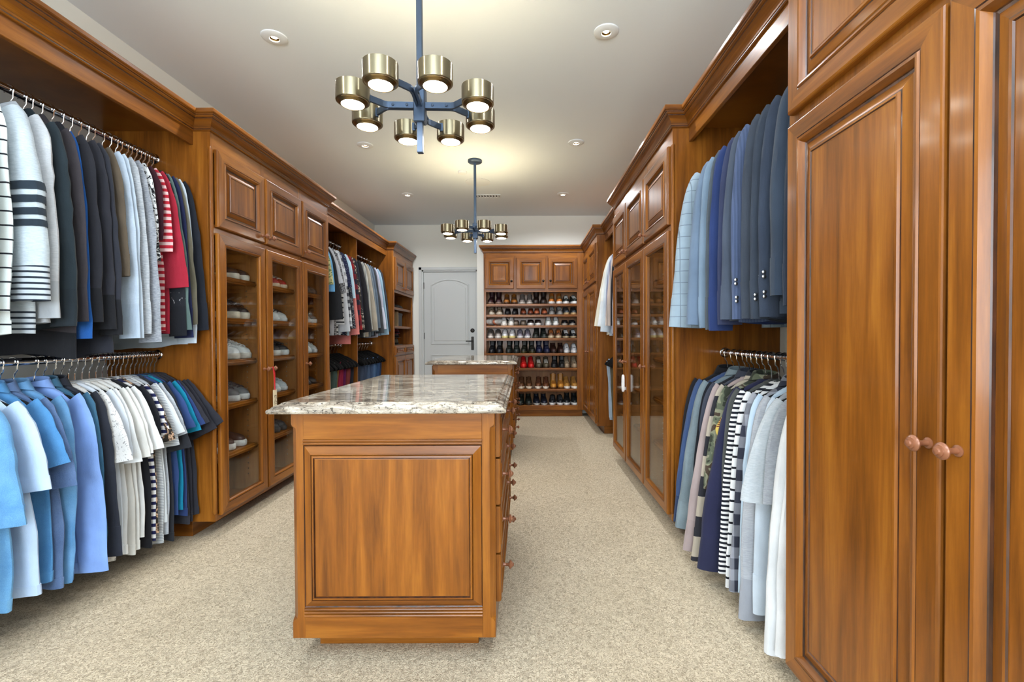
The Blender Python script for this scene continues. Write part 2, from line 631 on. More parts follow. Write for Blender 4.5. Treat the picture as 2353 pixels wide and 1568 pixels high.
def door_raised(parent, F, a0, a1, b0, b1, stile=.06, kn=None, name='door', th=.022, ks=1.0, kmat=None):
    mb = MB()
    q = th
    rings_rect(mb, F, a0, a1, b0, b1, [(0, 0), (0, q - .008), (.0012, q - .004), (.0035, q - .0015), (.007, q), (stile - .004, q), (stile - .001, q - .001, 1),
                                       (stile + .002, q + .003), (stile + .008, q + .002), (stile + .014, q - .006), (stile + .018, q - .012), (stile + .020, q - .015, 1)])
    d = part(name, mb, WOOD, parent)
    mb = MB()
    s = stile + .0195
    rings_rect(mb, F, a0, a1, b0, b1, [(s, q - .0145), (s + .006, q - .0155, 1), (s + .009, q - .013), (s + .030, q - .007), (s + .0335, q - .0065, 1),
                                       (s + .036, q - .001), (s + .041, q - .001), (s + .0435, q - .0035, 1), (s + .046, q - .003)], 0)
    part('raised_panel', mb, WOOD, d)
    if kn: knob(d, F, kn[0], kn[1], q, ks, kmat)
    return d


def door_glass(parent, F, a0, a1, b0, b1, stile=.058, kn=None, th=.022):
    mb = MB()
    q = th
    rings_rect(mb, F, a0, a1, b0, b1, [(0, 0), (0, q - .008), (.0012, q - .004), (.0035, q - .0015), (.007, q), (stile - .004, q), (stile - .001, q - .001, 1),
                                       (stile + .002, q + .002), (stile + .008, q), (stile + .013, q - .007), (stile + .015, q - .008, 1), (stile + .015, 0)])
    d = part('glass_door', mb, WOOD, parent)
    mb = MB()
    s = stile + .012
    fbox(mb, F, a0 + s, a1 - s, b0 + s, b1 - s, q - .016, q - .012, 0, 0)
    part('pane', mb, M_GLASS, d)
    if kn: knob(d, F, kn[0], kn[1], q)
    return d


CROWN = [(0, 0), (.007, .001), (.010, .006), (.010, .011), (.0125, .013), (.0135, .020), (.012, .022), (.016, .031), (.024, .044), (.034, .053), (.037, .055),
         (.037, .060), (.041, .061), (.046, .066), (.047, .071), (.051, .073), (.052, .078), (.058, .080), (.060, .085), (.060, .100), (.057, .104), (0, .104)]
CZ0 = 2.288


def sweep(mb, path, prof, z0, side=1, mi=0, cap=True, glaze=()):
    """path: list of (x, y); profile goes out to the path's right (side=1) or left (-1)."""
    P = [Vector((x, y)) for x, y in path]
    rings = []
    for i, p in enumerate(P):
        ns = []
        for a, b in ((i - 1, i), (i, i + 1)):
            if 0 <= a and b < len(P):
                d = (P[b] - P[a]).normalized()
                ns.append(Vector((d.y, -d.x)) * side)
        m = sum(ns, Vector((0, 0)))
        m.normalize()
        m /= max(m.dot(ns[0]), .2)
        rings.append([(p.x + m.x * o, p.y + m.y * o, z0 + z) for o, z in prof])
    n = len(prof)
    for i in range(len(rings) - 1):
        for j in range(n - 1):
            mb.add([rings[i][j], rings[i + 1][j], rings[i + 1][j + 1], rings[i][j + 1]], [(0, 1, 2, 3)], 2 if j in glaze else mi)
    if cap:
        mb.add(rings[0], [tuple(range(n))], mi)
        mb.add(rings[-1], [tuple(range(n - 1, -1, -1))], mi)


def crown(parent, path, side):
    mb = MB()
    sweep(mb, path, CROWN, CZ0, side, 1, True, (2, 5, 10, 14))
    return part('crown_molding', mb, WOOD, parent)


def shelf_part(parent, x0, x1, y0, y1, z, edge, th=.022, name='shelf'):
    """edge: which side carries the moulded lip: '+x', '-x', '-y'"""
    mb = MB()
    mb.box(x0, x1, y0, y1, z - th, z, 1, .001)
    o = .006
    if edge == '+x':
        mb.box(x1 - .002, x1 + o, y0, y1, z - .034, z + .002, 1, .004); mb.box(x1, x1 + o + .006, y0, y1, z - .024, z - .010, 1, .005)
    if edge == '-x':
        mb.box(x0 - o, x0 + .002, y0, y1, z - .034, z + .002, 1, .004); mb.box(x0 - o - .006, x0, y0, y1, z - .024, z - .010, 1, .005)
    if edge == '-y':
        mb.box(x0, x1, y0 - o, y0 + .002, z - .034, z + .002, 1, .004); mb.box(x0, x1, y0 - o - .005, y0, z - .024, z - .010, 1, .005)
    return part(name, mb, WOOD, parent)


def corner_bead(parent, x, y, z0=.135, z1=2.205):
    mb = MB()
    mb.tube([(x, y, z0), (x, y, z0 + .012), (x, y, z1 - .012), (x, y, z1)], [.005, .0115, .0115, .005], 12)
    return part('corner_bead', mb, [M_WV], parent)


LX, LXR, LXB = -1.755, -1.85, ROOM_X0 + .003       # left run: proud face, recessed face, back
RX, RXR, RXB = .822, .912, ROOM_X1 - .003          # right run
TOE = .095


def open_case(root, face, back, y0, y1, ndiv, sgn, shelves_z, z_mid, lip):
    """Case with a glass-fronted lower part: sides, back, dividers, floors, face frame, shelves. sgn +1: faces +x (left run)."""
    xi0, xi1 = (back, face - .022) if sgn > 0 else (face + .022, back)
    for y in (y0, y1 - .02):
        mb = MB(); mb.box(face - sgn * .02, back, y, y + .02, TOE, CZ0 + .03, 0, .001); part('side_panel', mb, WOOD, root)
    mb = MB(); bx = back + sgn * .012
    mb.box(back, bx, y0 + .02, y1 - .02, TOE, CZ0, 0); part('back_panel', mb, [M_PLY], root)
    mb = MB(); mb.box(xi0, xi1, y0 + .02, y1 - .02, TOE, TOE + .022, 1, .001); part('bottom_panel', mb, WOOD, root)
    mb = MB(); mb.box(xi0, xi1, y0 + .02, y1 - .02, z_mid - .01, z_mid + .01, 0); part('middle_panel', mb, [M_PLY], root)
    mb = MB(); mb.box(xi0, xi1, y0 + .02, y1 - .02, CZ0 + .01, CZ0 + .03, 0); part('top_panel', mb, [M_PLY], root)
    w = (y1 - y0) / ndiv
    for i in range(1, ndiv):
        mb = MB(); mb.box(back + sgn * .012, face - sgn * .03, y0 + w * i - .009, y0 + w * i + .009, TOE + .022, CZ0, 0); part('divider', mb, [M_PLY], root)
    mb = MB()
    fx0, fx1 = face - sgn * .02, face
    for i in range(ndiv + 1):
        yc = y0 + w * i
        a, b = max(y0, yc - .022), min(y1, yc + .022)
        mb.box(fx0, fx1, a, b, TOE, CZ0 + .03, 0)
    for z0, z1 in ((TOE, TOE + .035), (z_mid - .03, z_mid + .03), (2.18, CZ0 + .03)):
        mb.box(fx0, fx1 - sgn * .0008, y0 + .002, y1 - .002, z0, z1, 1)
    part('face_frame', mb, WOOD, root)
    for i in range(ndiv):
        a, b = y0 + w * i + .012, y0 + w * (i + 1) - .012
        if i == 0: a = y0 + .021
        if i == ndiv - 1: b = y1 - .021
        for z in shelves_z:
            shelf_part(root, min(back + sgn * .015, face - sgn * .05), max(back + sgn * .015, face - sgn * .05), a, b, z, lip)
    mb = MB()
    for i in range(ndiv):
        yy = (y0 + w * (i + 1) - .009) if i < ndiv - 1 else y1 - .02
        for k in range(38):
            z = .22 + k * .036
            for xx in (face - sgn * .11, face - sgn * .47):
                mb.lathe([(.0035, 0), (.0035, .0012)], (xx, yy, z), (0, -1, 0), 6)
    pp = part('pin_holes', mb, [M_STEEL], root, fix=False)
    pp['kind'] = 'stuff'


# ------------------------------------------------------------------ left glass shoe cabinet
L2Y0, L2Y1 = 2.616, 4.155
r = thing('glass_shoe_cabinet', 'tall wood cabinet with three glass doors and a red-ribboned tag', 'cabinet', (LX - .3, (L2Y0 + L2Y1) / 2, 0), 'glass fronted shoe cabinets')
SHZ = (1.502, 1.253, .997, .730, .432)
open_case(r, LX, LXB, L2Y0, L2Y1, 3, 1, SHZ, 1.745, '+x')
F = Frame((LX, L2Y0, 0), (0, 1, 0), (1, 0, 0))
W3 = (L2Y1 - L2Y0) / 3
for i, (ku, kl) in enumerate(((.93, .93), (.07, .065), (.07, .065))):
    a0, a1 = i * W3 + (.03 if i == 0 else .010), (i + 1) * W3 - (.03 if i == 2 else .010)
    w = a1 - a0
    door_raised(r, F, a0, a1, 1.762, 2.200, .06, (a0 + w * ku, 1.805), 'upper_door')
    door_glass(r, F, a0, a1, .121, 1.728, .056, (a0 + w * kl, .925))
corner_bead(r, LX - .003, L2Y0 + .002)
corner_bead(r, LX - .006, L2Y1 - .002)
crown(r, [(LXR, L2Y0), (LX, L2Y0), (LX, L2Y1), (LXR, L2Y1)], 1)
mb = MB(); mb.box(LXB, LX - .15, L2Y0 + .03, L2Y1 - .03, 0, TOE, 1, .002); part('toe_kick', mb, WOOD, r)

# ------------------------------------------------------------------ right glass cabinet
R2Y0, R2Y1 = 2.60, 4.285
r = thing('glass_shoe_cabinet', 'tall brown wood glass-door cabinet with a white strap lock on its knobs', 'cabinet', (RX + .3, (R2Y0 + R2Y1) / 2, 0), 'glass fronted shoe cabinets')
open_case(r, RX, RXB, R2Y0, R2Y1, 3, -1, SHZ, 1.745, '-x')
F = Frame((RX, R2Y0, 0), (0, 1, 0), (-1, 0, 0))
W3R = (R2Y1 - R2Y0) / 3
for i, k in enumerate((.935, .935, .065)):
    a0, a1 = i * W3R + (.03 if i == 0 else .010), (i + 1) * W3R - (.03 if i == 2 else .010)
    w = a1 - a0
    door_raised(r, F, a0, a1, 1.762, 2.200, .06, (a0 + w * k, 1.805), 'upper_door')
    door_glass(r, F, a0, a1, .121, 1.728, .056, (a0 + w * k, .930))
corner_bead(r, RX + .003, R2Y0 + .002)
corner_bead(r, RX + .006, R2Y1 - .002)
crown(r, [(RXR, R2Y0), (RX, R2Y0), (RX, R2Y1), (RXR, R2Y1)], -1)
mb = MB(); mb.box(RX + .15, RXB, R2Y0 + .03, R2Y1 - .03, 0, TOE, 1, .002); part('toe_kick', mb, WOOD, r)


# ------------------------------------------------------------------ hanging closets
def hang_unit(label, y0, y1, sgn, rods, div=None, end=None):
    face, back = (LXR, LXB) if sgn > 0 else (RXR, RXB)
    r = thing('hanging_closet', label, 'closet', ((face + back) / 2, (y0 + y1) / 2, 0), 'open hanging closets')
    mb = MB(); mb.box(face - sgn * .02, face, y0, y1, 2.213, CZ0 + .03, 1, .002); part('valance', mb, WOOD, r)
    mb = MB(); mb.box(back, face - sgn * .02, y0, y1, CZ0 + .002, CZ0 + .022, 1); part('top_panel', mb, WOOD, r)
    crown(r, [(face, y0), (face, y1)], sgn)
    if div:
        mb = MB(); mb.box(back, face - sgn * .021, div - .01, div + .01, 0, CZ0, 0, .002)
        part('divider', mb, WOOD, r)
    if end:
        mb = MB(); mb.box(back, face - sgn * .021, end[0], end[1], 0, CZ0, 0, .002); part('end_panel', mb, WOOD, r)
    for (ya, yb, x, z) in rods:
        mb = MB()
        mb.lathe([(.0155, 0), (.0155, yb - ya)], (x, ya, z), (0, 1, 0), 16)
        for yy, d in ((ya, 1), (yb, -1)):
            mb.lathe([(.028, 0), (.028, .004), (.022, .008), (.019, .018)], (x, yy, z), (0, d, 0), 16)
        part('hanging_rod', mb, [M_CHROME], r)
    return r


LRX, RRX, UZ, LZ = -2.065, 1.115, 2.135, 1.042
hang_unit('near hanging closet with sweaters above and blue shirts below', .7, L2Y0, 1,
          [(.72, L2Y0, LRX, UZ), (.72, L2Y0, LRX, LZ)], end=(.7, .72))
L4Y0 = 6.22
hang_unit('two-bay hanging closet past the glass cabinet, trousers on its lower rods', L2Y1, L4Y0, 1,
          [(L2Y1, 5.18, LRX, UZ), (5.20, L4Y0, LRX, UZ), (L2Y1, 5.18, LRX, LZ), (5.20, L4Y0, LRX, LZ)], div=5.19)
R0Y1 = 1.455
hang_unit('hanging closet with dark suits above and sweatshirts below', R0Y1, R2Y0, -1,
          [(R0Y1, R2Y0, RRX, UZ), (R0Y1, R2Y0, RRX, LZ)])
R4Y0 = 5.33
hang_unit('small hanging closet with white shirts above and jeans below', R2Y1, R4Y0, -1,
          [(R2Y1, R4Y0, RRX, UZ), (R2Y1, R4Y0, RRX, LZ)])

# ------------------------------------------------------------------ near tall wardrobe, right foreground
r = thing('tall_wardrobe', 'large wood wardrobe with tall raised-panel doors and two turned knobs', 'wardrobe', (RX + .3, .9, 0))
R0Y0 = .30
mb = MB()
mb.box(RX + .0, RXB, R0Y0, R0Y1, TOE, CZ0 + .03, 0, .003)
part('carcass', mb, WOOD, r)
F = Frame((RX, R0Y0, 0), (0, 1, 0), (-1, 0, 0))
MEET = .892 - R0Y0
Wt = R0Y1 - R0Y0
door_raised(r, F, MEET + .004, Wt - .025, .121, 1.772, .056, (MEET + .030, .925), 'tall_door')
door_raised(r, F, .022, MEET - .004, .121, 1.772, .056, (MEET - .034, .925), 'tall_door')
door_raised(r, F, MEET + .004, Wt - .025, 1.808, 2.235, .056, (MEET + .030, 1.85), 'upper_door')
door_raised(r, F, .022, MEET - .004, 1.808, 2.235, .056, (MEET - .034, 1.85), 'upper_door')
crown(r, [(RXR, R0Y0), (RX, R0Y0), (RX, R0Y1), (RXR, R0Y1)], -1)
mb = MB(); mb.box(RX + .09, RXB, R0Y0 + .02, R0Y1 - .02, 0, TOE, 1, .002); part('toe_kick', mb, WOOD, r)

# ------------------------------------------------------------------ cabinet by the entrance door (left run)
L4Y1 = 7.285
r = thing('display_cabinet', 'grey-brown cabinet with open shelves and two small drawers beside the door', 'cabinet', (LX - .3, (L4Y0 + L4Y1) / 2, 0))
for y in (L4Y0, L4Y1 - .02):
    mb = MB(); mb.box(LXB, LX - .02, y, y + .02, TOE, CZ0 + .03, 0, .001); part('side_panel', mb, WOOD, r)
mb = MB(); mb.box(LXB, LXB + .012, L4Y0 + .02, L4Y1 - .02, TOE, CZ0, 0); part('back_panel', mb, [M_PLY], r)
mb = MB(); mb.box(LXB + .012, LX - .02, L4Y0 + .02, L4Y1 - .02, 1.75, CZ0 + .03, 0); part('upper_box', mb, WOOD, r)
mb = MB(); mb.box(LXB + .012, LX - .02, L4Y0 + .02, L4Y1 - .02, TOE, 1.008, 0); part('base_box', mb, WOOD, r)
mb = MB()
mb.box(LX - .02, LX, L4Y0, L4Y0 + .04, TOE, CZ0 + .03, 0); mb.box(LX - .02, LX, L4Y1 - .04, L4Y1, TOE, CZ0 + .03, 0)
for z0, z1 in ((TOE, .13), (.85, .89), (1.0, 1.012), (1.728, 1.772), (2.17, CZ0 + .03)):
    mb.box(LX - .02, LX - .0008, L4Y0 + .002, L4Y1 - .002, z0, z1, 1)
part('face_frame', mb, WOOD, r)
shelf_part(r, LXB + .012, LX - .03, L4Y0 + .021, L4Y1 - .021, 1.535, '+x')
shelf_part(r, LXB + .012, LX - .03, L4Y0 + .021, L4Y1 - .021, 1.278, '+x')
F = Frame((LX, L4Y0, 0), (0, 1, 0), (1, 0, 0))
WL4 = L4Y1 - L4Y0
for i in (0, 1):
    a0, a1 = (.03, WL4 / 2 - .004) if i == 0 else (WL4 / 2 + .004, WL4 - .03)
    kx = a1 - .035 if i == 0 else a0 + .035
    door_raised(r, F, a0, a1, 1.762, 2.20, .06, (kx, 1.81), 'upper_door')
    door_raised(r, F, a0, a1, .125, .862, .06, (kx, .79), 'lower_door')
    door_raised(r, F, a0, a1, .878, 1.002, .022, ((a0 + a1) / 2, .94), 'drawer')
corner_bead(r, LX - .003, L4Y0 + .002)
crown(r, [(LXR, L4Y0), (LX, L4Y0), (LX, L4Y1)], 1)
mb = MB(); mb.box(LXB, LX - .15, L4Y0 + .03, L4Y1, 0, TOE, 1, .002); part('toe_kick', mb, WOOD, r)

# ------------------------------------------------------------------ corner wardrobe (right run, far)
SRY = 6.50
r = thing('corner_wardrobe', 'narrow dark wood wardrobe with four doors in the corner by the shoe rack', 'wardrobe', (RX + .3, 5.9, 0))
mb = MB(); mb.box(RX, RXB, R4Y0, NEARW_Y - .002, TOE, CZ0 + .03, 0, .002); part('carcass', mb, WOOD, r)
F = Frame((RX, R4Y0, 0), (0, 1, 0), (-1, 0, 0))
WR4 = SRY - R4Y0
for i in (0, 1):
    a0, a1 = (.03, WR4 / 2 - .004) if i == 0 else (WR4 / 2 + .004, WR4 - .05)
    kx = a1 - .035 if i == 0 else a0 + .035
    door_raised(r, F, a0, a1, 1.762, 2.20, .06, (kx, 1.81), 'upper_door')
    d = door_raised(r, F, a0, a1, .121, 1.728, .06, (kx, .93), 'tall_door')
    if i == 0:
        for hz in (.26, 1.6):
            mb = MB(); mb.box(RX - .008, RX - .001, R4Y0 + .018, R4Y0 + .029, hz - .04, hz + .04, 0, .002); part('hinge', mb, M_STEEL, d)
corner_bead(r, RX + .003, R4Y0 + .002)
crown(r, [(RXR, R4Y0), (RX, R4Y0), (RX, SRY - .06)], -1)
mb = MB(); mb.box(RX + .09, RXB, R4Y0 + .05, NEARW_Y - .01, 0, TOE, 1, .002); part('toe_kick', mb, WOOD, r)

# ------------------------------------------------------------------ shoe rack on the end wall
SX0, SX1 = -.577, RX - .001
r = thing('shoe_rack', 'dark wood shoe shelves with three panelled doors on top, on the end wall', 'shelf', ((SX0 + SX1) / 2, 6.64, 0))
mb = MB(); mb.box(SX0, SX0 + .02, SRY + .02, NEARW_Y - .002, TOE, CZ0 + .03, 0, .002); part('side_panel', mb, WOOD, r)
mb = MB(); mb.box(SX1 - .02, SX1, SRY + .02, NEARW_Y - .002, TOE, CZ0 + .03, 0, .002); part('side_panel', mb, WOOD, r)
mb = MB(); mb.box(SX0 + .02, SX1 - .02, NEARW_Y - .014, NEARW_Y - .002, TOE, CZ0, 0); part('back_panel', mb, [M_PLY], r)
mb = MB(); mb.box(SX0 + .02, SX1 - .02, SRY + .02, NEARW_Y - .014, 1.765, CZ0 + .03, 0); part('upper_box', mb, WOOD, r)
mb = MB()
mb.box(SX0, -.544, SRY, SRY + .02, TOE, CZ0 + .03, 0, .002); mb.box(.723, SX1, SRY, SRY + .02, TOE, CZ0 + .03, 0, .002)
for x in (-.138, .302): mb.box(x - .02, x + .02, SRY, SRY + .02, 1.75, 2.25, 0)
for z0, z1 in ((TOE, .152), (1.747, 1.795), (2.21, CZ0 + .03)):
    mb.box(SX0 + .03, SX1 - .03, SRY + .0008, SRY + .02, z0, z1, 1)
part('face_frame', mb, WOOD, r)
RACK_Z = (1.581, 1.431, 1.278, 1.0995, .889, .681, .385, .154)
for z in RACK_Z:
    shelf_part(r, SX0 + .02, SX1 - .02, SRY + .024, NEARW_Y - .014, z, '-y', .02)
F = Frame((SX0, SRY, 0), (1, 0, 0), (0, -1, 0))
for x0, x1, kx in ((-.556, -.158, -.188), (-.118, .2825, .253), (.322, .727, .352)):
    door_raised(r, F, x0 - SX0, x1 - SX0, 1.79, 2.222, .055, (kx - SX0, 1.895), 'upper_door', .02, 1.0, M_BRONZE)
crown(r, [(SX0, NEARW_Y - .002), (SX0, SRY), (SX1, SRY)], 1)
mb = MB(); mb.box(SX0 + .02, SX1 - .02, SRY + .05, NEARW_Y - .01, 0, TOE, 1, .002); part('toe_kick', mb, WOOD, r)


# ------------------------------------------------------------------ islands
def island(label_c, label_t, x0, x1, y0, y1):
    r = thing('closet_island', label_c, 'island', ((x0 + x1) / 2, (y0 + y1) / 2, 0), 'closet islands')
    mb = MB(); mb.box(x0 + .05, x1 - .07, y0 + .10, y1 - .10, 0, .088, 1, .002); part('toe_kick', mb, WOOD, r)
    mb = MB()
    rings = []
    for z, c in ((.088, .002), (.142, .002), (.150, .006), (.158, .017), (.172, .0185), (.808, .0185), (.822, .017), (.830, .006), (.838, .002), (.878, .002)):
        rings.append([(x0 + c, y0, z), (x1 - c, y0, z), (x1, y0 + c, z), (x1, y1 - c, z), (x1 - c, y1, z), (x0 + c, y1, z), (x0, y1 - c, z), (x0, y0 + c, z)])
    mb.loft(rings, True, True, 0, False)
    part('carcass', mb, WOOD, r)
    # end panel facing the camera
    F = Frame((x0, y0, 0), (1, 0, 0), (0, -1, 0))
    w = x1 - x0
    mb = MB()
    for z0, z1 in ((.0885, .166), (.783, .8775)):
        mb = MB(); fbox(mb, F, .045, w - .045, z0, z1, 0, .0025, 1, .0015); part('rail', mb, WOOD, r)
    mb = MB()
    for z0, z1 in ((.164, .197), (.764, .785)):
        fbox(mb, F, .045, w - .045, z0, z1, 0, .004, 1, .001)
        n = 3 if z1 - z0 > .03 else 2
        for k in range(n):
            zc = z0 + (k + .5) * (z1 - z0) / n
            mb.tube([F.p(.045, zc, .005), F.p(w - .045, zc, .005)], (z1 - z0) / n * .42, 8, 1)
    part('molding_strip', mb, WOOD, r)
    mb = MB()
    rings_rect(mb, F, .045, w - .045, .198, .763, [(0, .0), (.0, .004, 1), (.003, .001, 1), (.007, .003), (.026, .012), (.030, .0150), (.0315, .011, 1),
                                                    (.034, .018), (.040, .019), (.0415, .014, 1), (.0435, .015, 1), (.046, .0165)], 0)
    part('end_panel', mb, WOOD, r)
    # drawers facing the aisle on +x, cupboard doors on -x
    F = Frame((x1, y0, 0), (0, 1, 0), (1, 0, 0))
    d = y1 - y0
    rows = ((.185, .355), (.362, .528), (.535, .70), (.707, .865))
    for a0, a1, kn in ((.05, d * .62, (.15, d * .62 - .10)), (d * .62 + .012, d - .05, None)):
        for z0, z1 in rows:
            zc = (z0 + z1) / 2
            dr = door_raised(r, F, a0, a1, z0, z1, .02, None, 'drawer', .018)
            for ka in (kn or ((a0 + a1) / 2,)):
                knob(dr, F, ka, zc, .016)
    F = Frame((x0, y0, 0), (0, 1, 0), (-1, 0, 0))
    for i in (0, 1):
        a0 = .05 + i * (d - .1) / 2
        door_raised(r, F, a0 + .004, a0 + (d - .1) / 2 - .004, .185, .865, .055, None, 'door', .018)
    # granite slab
    mb = MB()
    prof = [(-.05, .878), (-.006, .878), (-.0015, .8805), (0, .886), (-.0015, .8915), (-.006, .894), (-.0085, .8945), (-.010, .8955), (-.013, .900), (-.020, .9045), (-.028, .9065),
            (-.033, .9085), (-.036, .912), (-.042, .914)]
    X0, X1, Y0, Y1 = x0 - .062, x1 + .042, y0 - .045, y1 + .045
    rings = []
    for o, z in prof:
        rings.append([(X0 - o, Y0 - o, z), (X1 + o, Y0 - o, z), (X1 + o, Y1 + o, z), (X0 - o, Y1 + o, z)])
    mb.loft(rings, True, True, 0, False)
    solo('granite_countertop', mb, [M_GRAN], label_t, 'countertop', 'granite countertops', ((X0 + X1) / 2, (Y0 + Y1) / 2, .878))


island('wood island with a wide raised end panel nearer the camera', 'speckled granite countertop on the island with the large end panel', -.815, -.107, 1.61, 2.72)
island('wood island beyond the first, toward the shoe rack', 'granite countertop on the island closer to the entrance door', -.850, -.118, 4.27, 5.33)


# ------------------------------------------------------------------ chandeliers
def chandelier(label, cx, cy, rot, dz=0.0):
    r = thing('chandelier', label, 'chandelier', (cx, cy, CEIL), 'eight-lamp chandeliers')
    ca, sa = math.cos(rot), math.sin(rot)

    def W(x, y, z): return (cx + x * ca - y * sa, cy + x * sa + y * ca, z)
    mb = MB(); mb.lathe([(.07, 0), (.07, -.018), (.062, -.024), (.02, -.026)], (cx, cy, CEIL), (0, 0, 1), 24); part('canopy', mb, M_IRON, r)
    q = .0125
    mb = MB(); mb.box(cx - q, cx + q, cy - q, cy + q, 1.945 + dz * .5, CEIL - .02, 0, .002); part('stem', mb, M_IRON, r)
    mb = MB(); mb.box(cx - .025, cx + .025, cy - .025, cy + .025, 2.075 + dz, 2.225 + dz, 0, .004); part('hub', mb, M_IRON, r)
    D = .135
    for k in range(4):
        a = rot + k * PI / 2
        u, v = Vector((math.cos(a), math.sin(a), 0)), Vector((-math.sin(a), math.cos(a), 0))
        o = Vector((cx, cy, 2.15 + dz))
        for s in (-1, 1):
            mb = MB()
            pts = [o + u * .02 + v * s * .008, o + u * .135 + v * s * .008, o + u * .150 + v * s * .013, o + u * .160 + v * s * .022, o + u * .212 + v * s * .072]
            rings = []
            for i, p in enumerate(pts):
                t_ = (pts[min(i + 1, 4)] - pts[max(i - 1, 0)]).normalized()
                nn = Vector((-t_.y, t_.x, 0))
                rings.append([p + nn * .005 + Vector((0, 0, .013)), p - nn * .005 + Vector((0, 0, .013)), p - nn * .005 - Vector((0, 0, .013)), p + nn * .005 - Vector((0, 0, .013))])
            mb.loft(rings, True, True, 0, False)
            for bx in (.055, .115):
                mb.lathe([(.006, 0), (.006, .004), (.003, .006)], o + u * bx + v * s * .013, v * s, 8)
            ep = pts[-1]
            mb.box(ep.x - .014, ep.x + .014, ep.y - .014, ep.y + .014, 2.13 + dz, 2.17 + dz, 0, .002)
            arm = part('arm', mb, M_IRON, r)
            c = o + u * .258 + v * s * .104
            z1, z0 = 2.185 + dz, 2.112 + dz
            mb = MB()
            mb.lathe([(.040, z1 - .006), (.0655, z1), (.0673, z1 - .0012), (.0675, z1 - .004), (.0675, z1 - .005), (.0675, z0 + .004), (.0675, z0 + .003), (.0668, z0 + .0008), (.0660, z0), (.0658, z0), (.0600, z0 - .0005)], (c.x, c.y, 0), (0, 0, 1), 40, 0, False, False)
            lamp = part('lamp_can', mb, M_BRASS, r)
            mb = MB()
            mb.lathe([(.0605, z0 - .0005), (.057, z0 - .006), (.053, z0 - .008), (.0505, z0 - .012), (.046, z0 - .012), (.0455, z0 - .006)], (c.x, c.y, 0), (0, 0, 1), 40, 0, False, False)
            part('lamp_lip', mb, M_BRASS_IN, lamp)
            mb = MB(); mb.lathe([(.0455, z0 - .007), (.0455, z0 - .010)], (c.x, c.y, 0), (0, 0, 1), 32); part('diffuser', mb, M_LAMP, lamp)
            mb = MB(); mb.lathe([(.039, z1 - .010), (.039, z1 - .012)], (c.x, c.y, 0), (0, 0, 1), 20); part('top_diffuser', mb, M_LAMPUP, lamp)


chandelier('steel and brass chandelier over the near island', -.458, 2.06, .045)
chandelier('brass chandelier over the far island, its round ceiling canopy in view', -.493, 4.645, .03, .03)

# ------------------------------------------------------------------ ceiling fittings
for i, (dx, dy) in enumerate(DOWN[:6]):
    lab = 'recessed downlight in the ceiling, %s row, %s side' % (('first', 'second', 'third')[i // 2], ('sweater closet', 'suit closet')[i % 2])
    r = thing('downlight', lab, 'ceiling light', (dx, dy, CEIL), 'recessed ceiling lights')
    mb = MB(); mb.lathe([(.027, -.012), (.030, -.0125), (.064, -.008), (.070, -.005), (.0715, 0)], (dx, dy, CEIL), (0, 0, 1), 40, 0, False, False); part('trim_ring', mb, M_TRIM, r)
    mb = MB(); mb.lathe([(.0272, -.0122), (.0268, -.0095), (.0262, -.009)], (dx, dy, CEIL), (0, 0, 1), 28, 0, False, False); part('rim', mb, M_DLAMP, r)
    mb = MB(); mb.lathe([(.0262, -.0090), (.0262, -.0006), (.014, -.0005)], (dx, dy, CEIL), (0, 0, 1), 28, 0, False, False); part('baffle', mb, M_BRASS_IN, r)
    mb = MB(); mb.lathe([(.017, -.0010), (.017, -.0006)], (dx, dy, CEIL), (0, 0, 1), 24); part('bulb', mb, M_DLAMP, r)
mb = MB(); mb.lathe([(.048, 0), (.048, -.012), (.040, -.022), (.001, -.024)], (-.66, 4.96, CEIL), (0, 0, 1), 28)
solo('smoke_detector', mb, [M_TRIM], 'small round white smoke detector on the ceiling', 'smoke detector', None, (-.66, 4.96, CEIL))
mb = MB(); mb.lathe([(.14, 0), (.14, -.004), (.13, -.006), (.001, -.006)], (-.53, 5.30, CEIL), (0, 0, 1), 40)
solo('ceiling_speaker', mb, [M_TRIM], 'large flat round speaker grille on the ceiling past the far chandelier', 'speaker', None, (-.53, 5.30, CEIL))
r = thing('air_vent', 'rectangular slotted air vent in the ceiling near the end wall', 'vent', (-.46, 5.82, CEIL))
mb = MB()
for x0, x1, y0, y1 in ((-.625, -.295, 5.755, 5.775), (-.625, -.295, 5.865, 5.885), (-.625, -.605, 5.775, 5.865), (-.315, -.295, 5.775, 5.865)):
    mb.box(x0, x1, y0, y1, CEIL - .008, CEIL, 0, .002)
part('frame', mb, M_TRIM, r)
mb = MB(); mb.box(-.605, -.315, 5.775, 5.865, CEIL - .001, CEIL - .0004); part('duct_opening', mb, M_BRONZE, r)
for k in range(8):
    mb = MB(); x = -.595 + k * .036
    mb.box(x, x + .022, 5.776, 5.864, CEIL - .007, CEIL - .003, 0, .001); part('slat', mb, M_TRIM, r)

# ------------------------------------------------------------------ clothes
HOOK = MB()
HOOK.tube([(0, 0, -.112), (.001, 0, -.07), (.006, 0, -.046), (.016, 0, -.034)] +
          [(.0205 * math.cos(a), 0, -.001 + .0205 * math.sin(a)) for a in [math.radians(x) for x in range(-35, 215, 20)]], .0027, 7)
ME_HOOK = HOOK.mesh('hook', [M_CHROME])


def hanger_bar(mat, w=.2, r=.009):
    m = MB()
    m.tube([(-w, 0, -.19), (-w * .9, 0, -.174), (-w * .5, 0, -.138), (-.03, 0, -.112), (0, 0, -.108), (.03, 0, -.112), (w * .5, 0, -.138), (w * .9, 0, -.174), (w, 0, -.19)],
           [r * .8, r, r, r, r, r, r, r, r * .8], 8, flat=.7)
    return m.mesh('shoulder_bar', [mat])


ME_BAR = hanger_bar(M_HBAR)
ME_VBAR = hanger_bar(M_VELVET, .2, .012)
HGRP = {}


